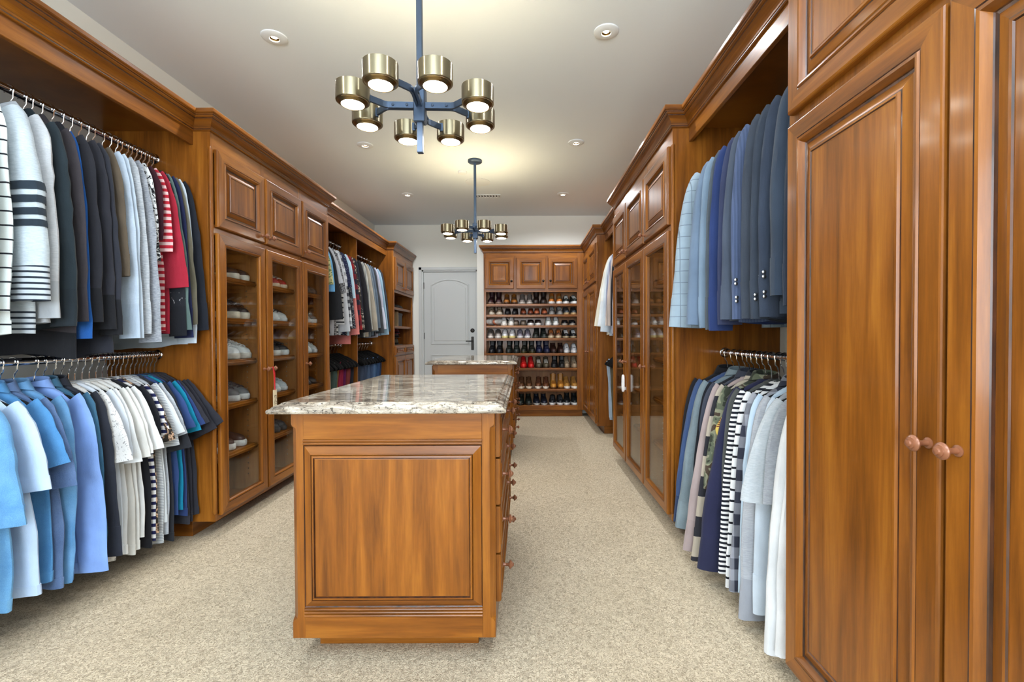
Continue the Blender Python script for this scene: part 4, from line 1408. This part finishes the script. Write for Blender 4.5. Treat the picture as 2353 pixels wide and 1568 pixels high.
# ---- right side: suits
B = 'upper rod of the suit closet'
SB = sleeve_buttons()
run(B, -1, RRX, UZ, [
    (2.50, fab((150, 168, 182), 'pane', (112, 126, 138), .06, .06), 'blazer', 'blazer', 'light blue windowpane-check blazer, last against the cabinet side', dict(sd=.955, ext=.35, rx=.085, ry=.042, bd=.90)),
    (2.345, fab((104, 122, 144)), 'blazer', 'blazer', 'steel blue blazer next to the windowpane-check one', dict(sd=.945, ext=.315, rx=.078, ry=.036, bd=.93)),
    (2.27, fab((116, 136, 156)), 'blazer', 'blazer', 'pale steel blue blazer edge behind the steel blue one', dict(sd=.96, ext=.27)),
    (2.20, fab((74, 82, 90)), 'blazer', 'blazer', 'mid-grey blazer before the royal blue one', dict(sd=.97, ext=.275)),
    (2.13, fab((40, 55, 98)), 'blazer', 'blazer', 'vivid royal blue blazer among the suits', dict(sd=.975, ext=.275)),
    (2.06, fab((52, 58, 84)), 'blazer', 'blazer', 'dark indigo blazer beside the royal blue one', dict(sd=.95, ext=.275)),
    (1.985, fab((68, 76, 90)), 'blazer', 'blazer', 'slate blazer with shiny sleeve buttons', dict(sd=.93, ext=.285, rx=.05, trim=SB)),
    (1.915, fab((66, 78, 104), 'vstripe', (76, 88, 116), .012), 'blazer', 'blazer', 'faded blue pinstripe blazer among the dark suits', dict(sd=.93, ext=.265, trim=SB)),
    (1.84, fab((56, 62, 72)), 'blazer', 'blazer', 'charcoal blazer fourth from the tall wardrobe', dict(sd=.93, ext=.27, rx=.055)),
    (1.765, fab((50, 57, 68)), 'blazer', 'blazer', 'dark slate blazer third from the tall wardrobe', dict(sd=.935, ext=.27, trim=SB)),
    (1.69, fab((48, 56, 70)), 'blazer', 'blazer', 'blue-black blazer second from the tall wardrobe', dict(sd=.93, ext=.27, trim=SB)),
    (1.605, fab((50, 60, 74)), 'blazer', 'blazer', 'dark navy blazer beside the tall wardrobe', dict(sd=.86, ext=.28, rx=.072, ry=.04, trim=SB)),
    (1.535, fab((44, 50, 62)), 'blazer', 'blazer', 'dark blazer half hidden by the tall wardrobe', dict(sd=.9)),
], collar='lapel', sw=.215, bw=.235, bd=.93)

B = 'lower rod of the suit closet'
CAMO = fab((60, 66, 48), 'camo')


def zip_pocket(sl, rings, nf):
    c = Vector(rings[7][4])
    j = max(range(len(rings[7])), key=lambda q: rings[7][q][1] * nf)
    p = Vector(rings[7][j])
    mb = MB(); mb.box(p.x - .03, p.x + .025, p.y - .002, p.y + nf * .006, p.z - .06, p.z + .055, 0, .003)
    part('sleeve_pocket', mb, fab((98, 110, 116)), sl, False)


run(B, -1, RRX, LZ, [
    (2.565, fab((30, 30, 34)), 'jacket', 'jacket', 'black jacket with grey shoulder tab, last against the cabinet side', dict(collar='shirt', sd=.86, ext=.30)),
    (2.49, fab((58, 78, 116)), 'jacket', 'jacket', 'shiny blue puffer jacket with gathered cuff', dict(sd=.90, ext=.335, rx=.065, ry=.034, cuff=fab((44, 60, 92)))),
    (2.42, fab((104, 118, 126), 'denim', (128, 142, 148)), 'jacket', 'jacket', 'washed grey denim jacket with zipped sleeve pocket', dict(collar='shirt', sd=.905, ext=.335, rx=.06, ry=.032, trim=zip_pocket)),
    (2.355, fab((28, 29, 35)), 'jacket', 'jacket', 'black jacket between the grey denim and mauve garments', dict(sd=.86, ext=.285, rx=.06)),
    (2.31, fab((58, 62, 74)), 'jacket', 'jacket', 'slate wool jacket collar beside the mauve sweatshirt', dict(sd=.5, ext=.255, collar='shirt')),
    (2.265, fab((166, 150, 148)), 'sweatshirt', 'sweatshirt', 'dusty mauve sweatshirt with long sleeve', dict(sd=.955, ext=.355, rx=.050, cuff=fab((160, 144, 142)))),
    (2.21, fab((42, 42, 48), 'stripe', (176, 166, 150), .19, .5), 'rugby_shirt', 'shirt', 'black and beige wide-striped rugby shirt', dict(sd=.975, ext=.33, rx=.056, collar='shirt')),
    (2.16, CAMO, 'camouflage_shirt', 'shirt', 'green camouflage shirt with a yellow striped patch', dict(sd=.62, ext=.29, collar='shirt')),
    (2.105, fab((38, 40, 66)), 'sweatshirt', 'sweatshirt', 'large plain dark navy sweatshirt, widest sleeve on the rod', dict(sd=.965, ext=.35, rx=.085, ry=.04, sw=.168, bw=.20, cuff=fab((38, 40, 64)))),
    (2.045, fab((74, 76, 74)), 'sweatshirt', 'sweatshirt', 'grey-green sweatshirt showing its lower body beside the navy one', dict(sd=.8, ext=.25, bd=1.0, hem=fab((70, 72, 70)))),
    (2.0, fab((230, 230, 230), 'stripe', (26, 28, 38), .020, .5), 'shirt', 'shirt', 'white shirt with narrow dense black stripes', dict(sd=.93, ext=.285)),
    (1.96, fab((230, 232, 234), 'stripe', (26, 28, 34), .046, .2), 'shirt', 'shirt', 'white shirt with thin spaced black stripes', dict(sd=.96, ext=.28)),
    (1.91, fab((48, 50, 62), 'plaid', (150, 152, 160), .09, .5), 'shirt', 'shirt', 'black and grey buffalo plaid shirt', dict(sd=.95, ext=.285, collar='shirt')),
    (1.865, fab((188, 208, 226)), 'shirt', 'shirt', 'pale sky blue shirt beside the plaid one', dict(sd=.93, ext=.27)),
    (1.815, fab((158, 162, 170), 'marl', (176, 180, 186)), 'sweatshirt', 'sweatshirt', 'heather grey sweatshirt with long ribbed cuff', dict(sd=1.0, ext=.30, rx=.07, ry=.032, cuff=fab((150, 154, 162)))),
    (1.765, fab((192, 204, 216)), 'shirt', 'shirt', 'very pale blue-grey shirt edge between grey tops', dict(sd=.95, ext=.262)),
    (1.715, fab((170, 178, 184), 'marl', (188, 194, 198)), 't_shirt', 't-shirt', 'light heather grey t-shirt with wide short sleeve', dict(sd=.52, ext=.32, rx=.10, ry=.034, bd=.98)),
    (1.665, fab((140, 144, 150), 'marl', (160, 164, 170)), 'sweatshirt', 'sweatshirt', 'grey marl sweatshirt hanging low near the floor', dict(sd=.5, ext=.265, bd=1.0, hem=fab((130, 134, 140)))),
    (1.61, fab((226, 230, 234)), 'sweatshirt', 'sweatshirt', 'white sweatshirt with long cuffed sleeve', dict(sd=1.0, ext=.30, rx=.062, ry=.034, cuff=fab((226, 230, 234)))),
    (1.545, fab((232, 236, 240)), 'shirt', 'shirt', 'white shirt beside the tall wardrobe edge', dict(sd=.97, ext=.295, rx=.062, cuff=fab((232, 236, 240)))),
], bd=.93, sw=.192, bw=.215)

# embroidered patch on the camouflage shirt
camo = next(o for o in bpy.data.objects if o.name.startswith('camouflage_shirt'))
PX, PZ = .222, -.33
mb = MB()
out = []
for k in range(28):
    a = 2 * PI * k / 28
    r_ = .030
    x, z = r_ * math.cos(a) * .9, r_ * 1.35 * math.sin(a)
    if z > 0: x *= max(.05, 1 - (z / .0405) ** 1.6); z *= 1.35
    out.append((PX + x, .046, PZ + z))
mb.loft([out, [(x, .050, z) for x, _, z in out]], True, True, 0, False)
patch = part('patch', mb, fab((226, 196, 98)), camo, False)
for k in range(5):
    mb = MB(); zz = PZ + .010 + k * .0085; w = .024 * (1 - k * .17)
    mb.box(PX - w, PX + w, .0495, .0508, zz, zz + .0035); part('patch_stripe', mb, fab((120, 36, 40)), patch, False)


def flat_text(s, loc, size, mat, parent, rot, name='lettering', ext=.0006):
    c = bpy.data.curves.new(name, 'FONT')
    c.body = s; c.size = size; c.extrude = ext; c.align_x = 'CENTER'
    o = bpy.data.objects.new(name, c)
    COL.objects.link(o)
    c.materials.append(mat)
    bpy.context.view_layer.update()
    me = bpy.data.meshes.new_from_object(o.evaluated_get(bpy.context.evaluated_depsgraph_get()))
    bpy.data.objects.remove(o)
    o = bpy.data.objects.new(name, me)
    COL.objects.link(o)
    o.parent = parent
    o.location = loc
    o.rotation_euler = rot
    return o


flat_text('YEAH', (PX, .0506, PZ - .006), .013, fab((120, 36, 40)), patch, (PI / 2, 0, PI))
for sx in (-.011, .011):
    mb = MB()
    st = [(PX + sx + (.006 if k % 2 == 0 else .0025) * math.sin(k * PI / 5), .0495, PZ - .020 + (.006 if k % 2 == 0 else .0025) * math.cos(k * PI / 5)) for k in range(10)]
    mb.loft([st, [(x, .0508, z) for x, _, z in st]], True, True, 0, False)
    part('star', mb, fab((120, 36, 40)), patch, False)

# ---- far right small closet
B = 'upper rod of the small far closet'
run(B, -1, RRX, UZ, [
    (5.12, fab((224, 220, 204)), 'shirt', 'shirt', 'ivory shirt last in the small closet, beside the corner wardrobe', dict(sd=.90, ext=.36)),
    (5.03, fab((232, 234, 232)), 'shirt', 'shirt', 'bright white shirt in the small closet', dict(sd=.90, ext=.34, cuff=fab((224, 230, 236)))),
    (4.94, fab((206, 218, 228)), 'shirt', 'shirt', 'bluish white shirt in the small closet', dict(sd=.96, ext=.32)),
    (4.86, fab((128, 134, 160), 'vstripe', (180, 184, 204), .03), 'shirt', 'shirt', 'blue and lavender striped shirt in the small closet', dict(sd=.8, ext=.285)),
    (4.78, fab((206, 190, 180), 'vstripe', (150, 140, 136), .04, .25), 'shirt', 'shirt', 'beige striped shirt in the small closet', dict(sd=.9, ext=.30)),
    (4.68, fab((34, 34, 40)), 'shirt', 'shirt', 'black shirt in the small closet', dict(sd=.9, ext=.26)),
    (4.58, fab((200, 200, 210)), 'shirt', 'shirt', 'pale lilac shirt half hidden by the glass cabinet', dict(sd=.98, ext=.26)),
], bd=.99, collar='shirt', detail=0)
B = 'lower rod of the small far closet'
for y, c, nm, e, bd in ((5.14, (150, 168, 186), 'faded pale blue jeans', .21, .84), (5.04, (92, 86, 70), 'olive trousers', .19, .87), (4.95, (206, 196, 176), 'cream trousers', .175, .93),
                        (4.86, (60, 62, 66), 'charcoal trousers', .16, .9), (4.77, (128, 142, 146), 'grey-green trousers', .15, .97), (4.68, (110, 108, 100), 'taupe trousers', .15, .99)):
    velvet_hanger(RRX, y, LZ, -1, B, nm + ' in the small closet')
    trousers(nm + ' hanging in the small closet beside the corner wardrobe', B, -1, y, fab(c, 'denim', tuple(min(255, v + 22) for v in c)) if 'jeans' in nm else fab(c), RRX, LZ, ext=e, bd=bd)

# ------------------------------------------------------------------ shoes
def outline(xb, xf, w, z, n=22, pt=2.5, toe=1.0):
    c, L = (xb + xf) / 2, (xf - xb) / 2
    r_ = []
    for k in range(n):
        a = 2 * PI * k / n
        x = se(math.cos(a), 2 / pt)
        wl = .80 + .20 * math.sin(PI * min(1, max(0, (x + 1) / 2 * 1.05))) + .04 * x
        y = w * wl * se(math.sin(a), 2 / pt) * (toe if x > .5 else 1)
        r_.append((c + L * x, y, z))
    return r_


SHOES = {}


def shoe_mesh(kind, up, sole, lace=None, sh=.026, rough=.45):
    key = (kind, up, sole, lace, sh)
    if key in SHOES: return SHOES[key]
    mu, ms, md = lea(up, rough), lea(sole, .5), simple('shoe_lining', (22, 20, 20), .9)
    m = {}
    if kind == 'dress':
        lv = [(.012, -.140, .146, .043), (.03, -.141, .140, .044), (.044, -.140, .122, .042), (.055, -.139, .095, .039), (.066, -.138, .055, .037), (.078, -.138, .025, .035), (.088, -.138, .005, .034)]
    elif kind == 'slip':
        lv = [(.018, -.142, .140, .047), (.034, -.142, .136, .048), (.048, -.141, .122, .046), (.058, -.140, .095, .043), (.066, -.140, .055, .040), (.072, -.140, .030, .038)]
    else:
        lv = [(.018, -.142, .142, .048), (.036, -.142, .138, .049), (.050, -.141, .126, .047), (.061, -.140, .102, .044), (.072, -.139, .066, .041), (.084, -.138, .034, .039), (.096, -.138, .006, .037), (.104, -.139, -.012, .036)]
    if kind == 'mid': lv += [(.122, -.138, -.02, .036), (.135, -.139, -.022, .037)]
    if kind == 'boot': lv += [(.120, -.136, -.018, .038), (.145, -.135, -.022, .040), (.170, -.136, -.022, .042), (.188, -.138, -.018, .043)]
    if kind == 'tall': lv += [(.120, -.136, -.018, .039), (.150, -.135, -.022, .042), (.185, -.136, -.022, .045), (.215, -.138, -.016, .047)]
    dz = sh - .018
    lv = [(z + dz, a, b, w) for z, a, b, w in lv]
    mb = MB()
    rings = [outline(a, b, w, z) for z, a, b, w in lv]
    z, a, b, w = lv[-1]
    rings.append(outline(a + .003, b - .003, w - .003, z + .003))
    mb.loft(rings)
    mb.loft([outline(a + .003, b - .003, w - .003, z + .003), outline(a + .007, b - .007, w - .007, z), outline(a + .012, b - .012, w - .010, z - .035)], False, True, 1)
    m['upper'] = mb.mesh('upper', [mu, md])
    mb = MB()
    if kind == 'dress':
        mb.loft([outline(-.144, .150, .046, .0 + dz), outline(-.145, .151, .047, .010 + dz), outline(-.142, .146, .044, .013 + dz)], True, True, 0, False)
        mb.loft([outline(-.144, -.07, .036, 0), outline(-.144, -.07, .036, .012 + dz)], True, True, 0, False)
    else:
        mb.loft([outline(-.143, .143, .047, 0), outline(-.147, .148, .051, .005), outline(-.147, .149, .0515, sh * .8), outline(-.145, .146, .050, sh + .004), outline(-.142, .141, .047, sh + .005)], True, True)
    m['sole'] = mb.mesh('sole', [ms])
    if lace:
        ml = lea(lace, .8)
        mb = MB()
        top = min(lv[-1][0], .125 + dz)
        for k in range(5):
            q = k / 4
            x = .088 - q * .092
            z = .068 + dz + q * .036
            if kind in ('boot', 'tall') and k > 2: x, z = -.006 - (k - 3) * .008, .115 + dz + (k - 3) * .03
            wy = .024
            mb.tube([(x - .006, -wy, z - .006), (x, -wy * .5, z + .004), (x, wy * .5, z + .004), (x + .006, wy, z - .006)], .0042, 6)
        m['laces'] = mb.mesh('laces', [ml])
        mb = MB()
        zt = lv[-1][0]
        mb.loft([[(x, y, z) for y, z in ((-.020, z_), (0, z_ + .004), (.020, z_), (.018, z_ - .006), (-.018, z_ - .006))] for x, z_ in ((.080, .066 + dz), (.04, .083 + dz), (.0, .102 + dz), (-.022 if kind not in ('boot', 'tall') else -.014, zt + .016))], True, True)
        m['tongue'] = mb.mesh('tongue', [mu])
    SHOES[key] = m
    return m


def shoe(m, loc, rz, label, group, tilt=None):
    o = thing('shoe', label, 'shoe', loc, group, rz)
    for k, me in m.items(): part(k, me, None, o)
    if tilt: o.rotation_euler = tilt
    return o


ORD = ('top', 'second', 'third', 'fourth', 'fifth', 'sixth', 'seventh', 'bottom')
W_, CR, BK = (236, 238, 238), (218, 212, 196), (26, 26, 28)
RACK = [
    [(-.43, 'boot', (58, 34, 38), (130, 110, 98), None, 'dark maroon boot'), (-.21, 'mid', (150, 92, 32), (70, 42, 20), (90, 56, 26), 'amber brown chukka'), (.012, 'mid', (120, 112, 106), (190, 184, 176), (110, 102, 98), 'grey suede sneaker'),
     (.21, 'tall', (44, 32, 28), (34, 26, 24), None, 'dark brown tall boot'), (.433, 'mid', (176, 104, 38), W_, (120, 100, 60), 'orange tan sneaker'), (.636, 'low', (40, 44, 42), W_, (210, 212, 208), 'black sneaker with thick white sole')],
    [(-.42, 'low', (110, 96, 80), (214, 206, 190), (140, 128, 110), 'taupe canvas sneaker'), (-.197, 'dress', (24, 24, 27), (20, 20, 22), None, 'polished black dress shoe'), (.026, 'dress', (112, 52, 28), (40, 24, 18), None, 'reddish brown dress shoe'),
     (.22, 'dress', (146, 76, 46), (60, 34, 24), None, 'chestnut loafer'), (.433, 'low', (108, 106, 104), (150, 150, 148), (150, 150, 150), 'mid-grey sneaker'), (.636, 'low', (70, 74, 78), (196, 166, 120), None, 'dark slip-on with tan toe')],
    [(-.455, 'low', (206, 206, 204), (216, 140, 110), (225, 225, 225), 'white sneaker with pink sole'), (-.25, 'low', (222, 222, 218), (236, 234, 228), (230, 230, 230), 'cream white sneaker'), (-.08, 'slip', (120, 108, 96), (90, 78, 66), None, 'grey flat sandal'),
     (.13, 'slip', (44, 34, 32), W_, None, 'dark brown slip-on with white sole'), (.384, 'low', (200, 206, 206), W_, (240, 240, 240), 'white laced sneaker'), (.617, 'slip', (30, 30, 34), (176, 168, 156), None, 'black slip-on with grey sole')],
    [(-.443, 'low', (150, 142, 138), (226, 222, 216), (80, 70, 66), 'pale grey suede sneaker'), (-.236, 'low', (214, 216, 222), (226, 214, 150), (240, 240, 240), 'white runner with yellow line'), (-.022, 'low', (122, 118, 132), (224, 224, 226), (130, 126, 140), 'lavender grey mesh sneaker'),
     (.21, 'mid', (32, 38, 34), (70, 74, 70), (40, 44, 40), 'dark green high sneaker'), (.42, 'low', (108, 76, 56), (206, 190, 160), (190, 110, 50), 'tan and black sneaker with orange tongue'), (.627, 'low', (26, 28, 30), (176, 160, 130), (232, 234, 234), 'black sneaker with white laces')],
    [(-.42, 'tall', (26, 26, 32), (24, 24, 26), (30, 30, 34), 'black lace boot'), (-.177, 'tall', (32, 38, 36), (36, 40, 38), (40, 46, 42), 'greenish black lace boot'), (.04, 'boot', (30, 32, 26), (60, 58, 30), (40, 40, 30), 'black olive boot with yellow seam'),
     (.25, 'tall', (28, 32, 62), (30, 32, 50), (40, 44, 70), 'navy blue boot'), (.452, 'mid', (52, 30, 24), (36, 24, 22), None, 'glossy dark brown shoe'), (.64, 'low', (176, 178, 182), (226, 226, 226), (230, 232, 234), 'silver canvas sneaker')],
    [(.026, 'mid', (196, 26, 24), (170, 22, 22), (206, 40, 36), 'bright red sneaker'), (.24, 'mid', (88, 80, 62), (70, 60, 46), (206, 204, 196), 'olive brown shoe with pale laces'), (.47, 'boot', (28, 29, 30), (38, 38, 38), (34, 34, 36), 'shiny black boot'), (.64, 'mid', (150, 130, 106), (140, 122, 100), (168, 150, 126), 'taupe suede boot')],
    [(-.003, 'mid', (92, 58, 32), (222, 210, 190), (80, 50, 28), 'brown suede boot with white sole'), (.24, 'mid', (98, 56, 30), (226, 218, 204), (90, 50, 30), 'russet chukka with white sole'), (.452, 'boot', (190, 132, 50), (112, 72, 34), (170, 110, 40), 'wheat yellow work boot'), (.64, 'mid', (166, 118, 52), (236, 232, 224), (150, 104, 46), 'tan boot on a white wedge sole')],
    [(-.01, 'mid', (34, 42, 38), (50, 44, 36), None, 'dark green shoe'), (.21, 'mid', (30, 34, 48), (196, 196, 190), None, 'navy sneaker with pale sole'), (.44, 'low', (26, 28, 32), (228, 230, 230), (60, 62, 66), 'black sneaker with white sole'), (.645, 'mid', (30, 34, 36), (228, 230, 230), None, 'black high sneaker with white sole')],
]
for si, row in enumerate(RACK):
    z = RACK_Z[si] + .0025
    for cx, kind, up, sole, lace, desc in row:
        m = shoe_mesh(kind, up, sole, lace, .03 if max(sole) > 200 else .022)
        for s, sd_ in ((-1, 'door-side'), (1, 'corner-side')):
            tl = None
            dx, dz_ = 0, 0
            if si == 2 and cx < -.4:      # soles leaning up toward the viewer
                tl = (math.radians(-82), 0, -PI / 2 - .5 + s * .06); dz_ = .052
            shoe(m, (cx + s * .053, SRY + .175 - (0.02 if kind == 'dress' else 0) + (.02 if tl else 0), z + dz_), -PI / 2 + s * random.uniform(-.06, .10), '%s, %s one of its pair, %s rack shelf' % (desc, sd_, ORD[si]), 'pairs of shoes on the shoe rack', tl)

LEFTC = [
    [(2.965, 3.075, 'slip', (30, 31, 36), (214, 212, 200), None, .034, 'black slide with cream top edge', 1.502), (2.965, 3.075, 'slip', (50, 36, 32), (214, 208, 190), (60, 40, 36), .04, 'dark brown slip-on with thick cream sole', 1.253),
     (2.965, 3.08, 'low', (222, 228, 232), (206, 204, 196), (226, 230, 234), .032, 'chunky white sneaker', .997), (2.955, 3.055, 'low', (104, 110, 116), (216, 222, 224), (60, 64, 74), .032, 'grey sneaker with white sole', .730),
     (2.90, 3.02, 'slip', (70, 46, 40), (226, 230, 230), None, .034, 'brown slip-on with white sole', .432)],
    [(3.45, 3.56, 'low', (170, 28, 38), (222, 206, 180), (236, 232, 226), .026, 'red sneaker with white laces', 1.502), (3.44, 3.555, 'low', (214, 224, 228), (214, 224, 228), (60, 60, 64), .024, 'white leather sneaker', 1.253),
     (3.46, 3.575, 'slip', (52, 50, 54), (222, 228, 228), (60, 58, 62), .036, 'charcoal sneaker with thick white sole', .997), (3.44, 3.55, 'low', (190, 206, 214), (216, 226, 230), (206, 216, 222), .026, 'ice blue sneaker', .730),
     (3.43, 3.53, 'slip', (48, 52, 58), (70, 72, 74), None, .03, 'dark grey slip-on', .432)],
    [(3.95, 4.06, 'slip', (56, 58, 58), (60, 62, 62), None, .03, 'dark grey rubber slide', 1.502), (3.945, 4.06, 'low', (100, 104, 106), (210, 212, 212), (90, 92, 94), .03, 'grey sneaker with white heel', 1.253),
     (3.95, 4.065, 'low', (206, 216, 220), (214, 222, 226), (220, 226, 230), .026, 'white low sneaker', .997), (3.94, 4.05, 'dress', (40, 42, 46), (30, 30, 32), None, .018, 'glossy black dress shoe', .730)],
]
DN = ('first glass door', 'middle glass door', 'last glass door')
for di, col in enumerate(LEFTC):
    for y0, y1, kind, up, sole, lace, sh, desc, z in col:
        m = shoe_mesh(kind, up, sole, lace, sh)
        for y, w in ((y0, 'closer'), (y1, 'deeper')):
            shoe(m, (-1.815 - .148, y, z + .0025), random.uniform(-.05, .03), '%s, %s one, behind the %s' % (desc, w, DN[di]), 'shoes in the glass cabinet near the island')
for k, y in enumerate((2.80,)):
    shoe(shoe_mesh('slip', (70, 46, 40), (226, 230, 230), None, .034), (-1.84 - .148, y, .4345), 0, 'odd brown slip-on with white sole in front of its pair, first glass door', 'shoes in the glass cabinet near the island')

RIGHTC = [
    [(2.86, 2.97, 'slip', (130, 134, 134), (226, 228, 226), None, .036, 'striped grey and white slide', 1.502), (2.85, 2.96, 'low', (72, 78, 86), (90, 96, 102), None, .022, 'slate sneaker', 1.253),
     (2.85, 2.96, 'low', (110, 96, 80), (214, 210, 200), (200, 196, 186), .03, 'taupe runner', .997), (2.85, 2.96, 'slip', (38, 42, 58), (52, 56, 70), None, .024, 'navy slip-on', .730), (2.85, 2.96, 'dress', (34, 34, 38), (30, 30, 32), None, .016, 'black loafer', .432)],
    [(3.42, 3.53, 'mid', (120, 112, 104), (190, 186, 180), None, .03, 'beige high sneaker', 1.502), (3.42, 3.53, 'low', (150, 146, 140), (214, 212, 206), (220, 220, 216), .03, 'stone grey runner', 1.253),
     (3.42, 3.53, 'slip', (52, 54, 58), (60, 62, 66), None, .026, 'black rubber clog', .997), (3.42, 3.53, 'low', (120, 60, 44), (206, 200, 190), None, .028, 'rust sneaker', .730)],
    [(3.98, 4.09, 'low', (90, 92, 96), (200, 200, 200), None, .028, 'steel grey sneaker', 1.502), (3.98, 4.09, 'low', (46, 48, 52), (206, 206, 206), None, .028, 'black sneaker with pale sole', 1.253),
     (3.98, 4.09, 'low', (196, 200, 202), (220, 222, 222), None, .028, 'white trainer', .997), (3.98, 4.09, 'slip', (86, 62, 50), (120, 96, 80), None, .026, 'brown slip-on', .730)],
]
for di, col in enumerate(RIGHTC):
    for y0, y1, kind, up, sole, lace, sh, desc, z in col:
        m = shoe_mesh(kind, up, sole, lace, sh)
        for y, w in ((y0, 'closer'), (y1, 'deeper')):
            shoe(m, (.905 + .148, y, z + .0025), PI + random.uniform(-.04, .05), '%s, %s one, strap-locked cabinet, %s' % (desc, w, DN[di]), 'shoes in the strap-locked glass cabinet')
# clear shoe boxes' worth of sandals on the floor of the glass cabinets
for y, lab in ((2.80, 'clear-soled slide lying on the cabinet floor behind the first glass door'), (3.02, 'second clear-soled slide on the cabinet floor behind the first glass door')):
    shoe(shoe_mesh('slip', (104, 92, 78), (206, 208, 206), None, .02), (.92 + .148, y, .1195), PI + .1, lab, 'slides on the cabinet floor')

# ------------------------------------------------------------------ small things
# hang tag on the red ribbon
ky = L2Y0 + W3 + .010 + .065 * (W3 - .020)
r = thing('hang_tag', 'cream card tag with dark scribbled print on a red ribbon over a knob', 'tag', (LX + .045, ky, .925))
mb = MB()
for s in (-1, 1):
    mb.tube([(LX + .034, ky + s * .002, .934), (LX + .040, ky + s * .008, .926), (LX + .044, ky + s * .005, .88), (LX + .046, ky + s * .001, .775)], .0032, 6)
part('ribbon', mb, M_RED, r)
mb = MB(); mb.box(LX + .0445, LX + .0475, ky - .024, ky + .024, .665, .778, 0, .001)
card = part('card', mb, M_TAGP, r)
mb = MB(); mb.box(LX + .0474, LX + .0480, ky - .016, ky + .018, .678, .742, 0, 0)
part('print', mb, M_TAG, card)
# white strap lock on the far glass cabinet
lk = R2Y0 + 2 * W3R
r = thing('strap_lock', 'white plastic child-safety strap lock on the glass cabinet door stile', 'lock', (RX - .035, lk, .76))
mb = MB()
A = [2 * PI * k / 28 for k in range(29)]
mb.tube([(RX - .040, lk + .020 * se(math.cos(a), .7), .755 + .062 * se(math.sin(a), .6)) for a in A], .009, 8, 0, False)
part('loop', mb, M_WHITE, r)
mb = MB(); mb.box(RX - .050, RX - .022, lk - .018, lk + .018, .700, .730, 0, .006); part('slider', mb, M_WHITE, r)
# things in the display cabinet by the door
sy = 6.66
for k, yy in enumerate((6.72, 6.84)):
    shoe(shoe_mesh('slip', (40, 36, 34), (32, 30, 30), None, .016), (-1.945, yy, 1.5375), 0, ('flat black slide on the upper open shelf, nearer the shirts', 'flat black slide on the upper open shelf, nearer the door')[k], 'slides in the display cabinet')
mb = MB()
mb.box(-2.10, -1.835, 6.74, 6.95, 1.2805, 1.47, 0, .006); mb.box(-2.105, -1.83, 6.735, 6.955, 1.44, 1.475, 0, .005)
solo('storage_box', mb, [simple('dark_box', (52, 54, 58), .6)], 'dark grey lidded box on the middle open shelf beside the door', 'box', None, (-1.97, 6.845, 1.2805))
mb = MB(); mb.box(-2.02, -1.82, 6.66, 6.69, 1.2805, 1.49, 0, .003); mb.box(-2.015, -1.824, 6.663, 6.687, 1.283, 1.492, 0)
solo('photo_album', mb, [simple('beige_cloth', (150, 128, 96), .8)], 'beige upright album leaning beside the dark box', 'album', None, (-1.92, 6.675, 1.2805))


def hat(cx, cy, z, rgb, lab, brim=.14, h=.11, band=None):
    r = thing('hat', lab, 'hat', (cx, cy, z), 'hats on the lowest open shelf')
    m_ = fab(rgb)
    mb = MB(); mb.lathe([(brim, .004), (brim, .010), (.098, .012), (.094, .03), (.086, h * .8), (.075, h), (.03, h - .012), (.001, h - .016)], (cx, cy, z), (0, 0, 1), 24, 0, True, False)
    c = part('crown', mb, m_, r)
    mb = MB(); mb.lathe([(.0985, .014), (.0975, .034)], (cx, cy, z), (0, 0, 1), 24, 0, False, False); part('hat_band', mb, band or M_VELVET, r)


hat(-1.95, 6.80, 1.0105, (72, 68, 56), 'olive felt hat at the bottom of the hat stack', .15, .10)
hat(-1.945, 6.80, 1.112, (56, 48, 46), 'dark brown hat in the middle of the hat stack', .12, .07)
hat(-1.94, 6.805, 1.170, (104, 30, 42), 'wine red hat on top of the hat stack', .105, .08)
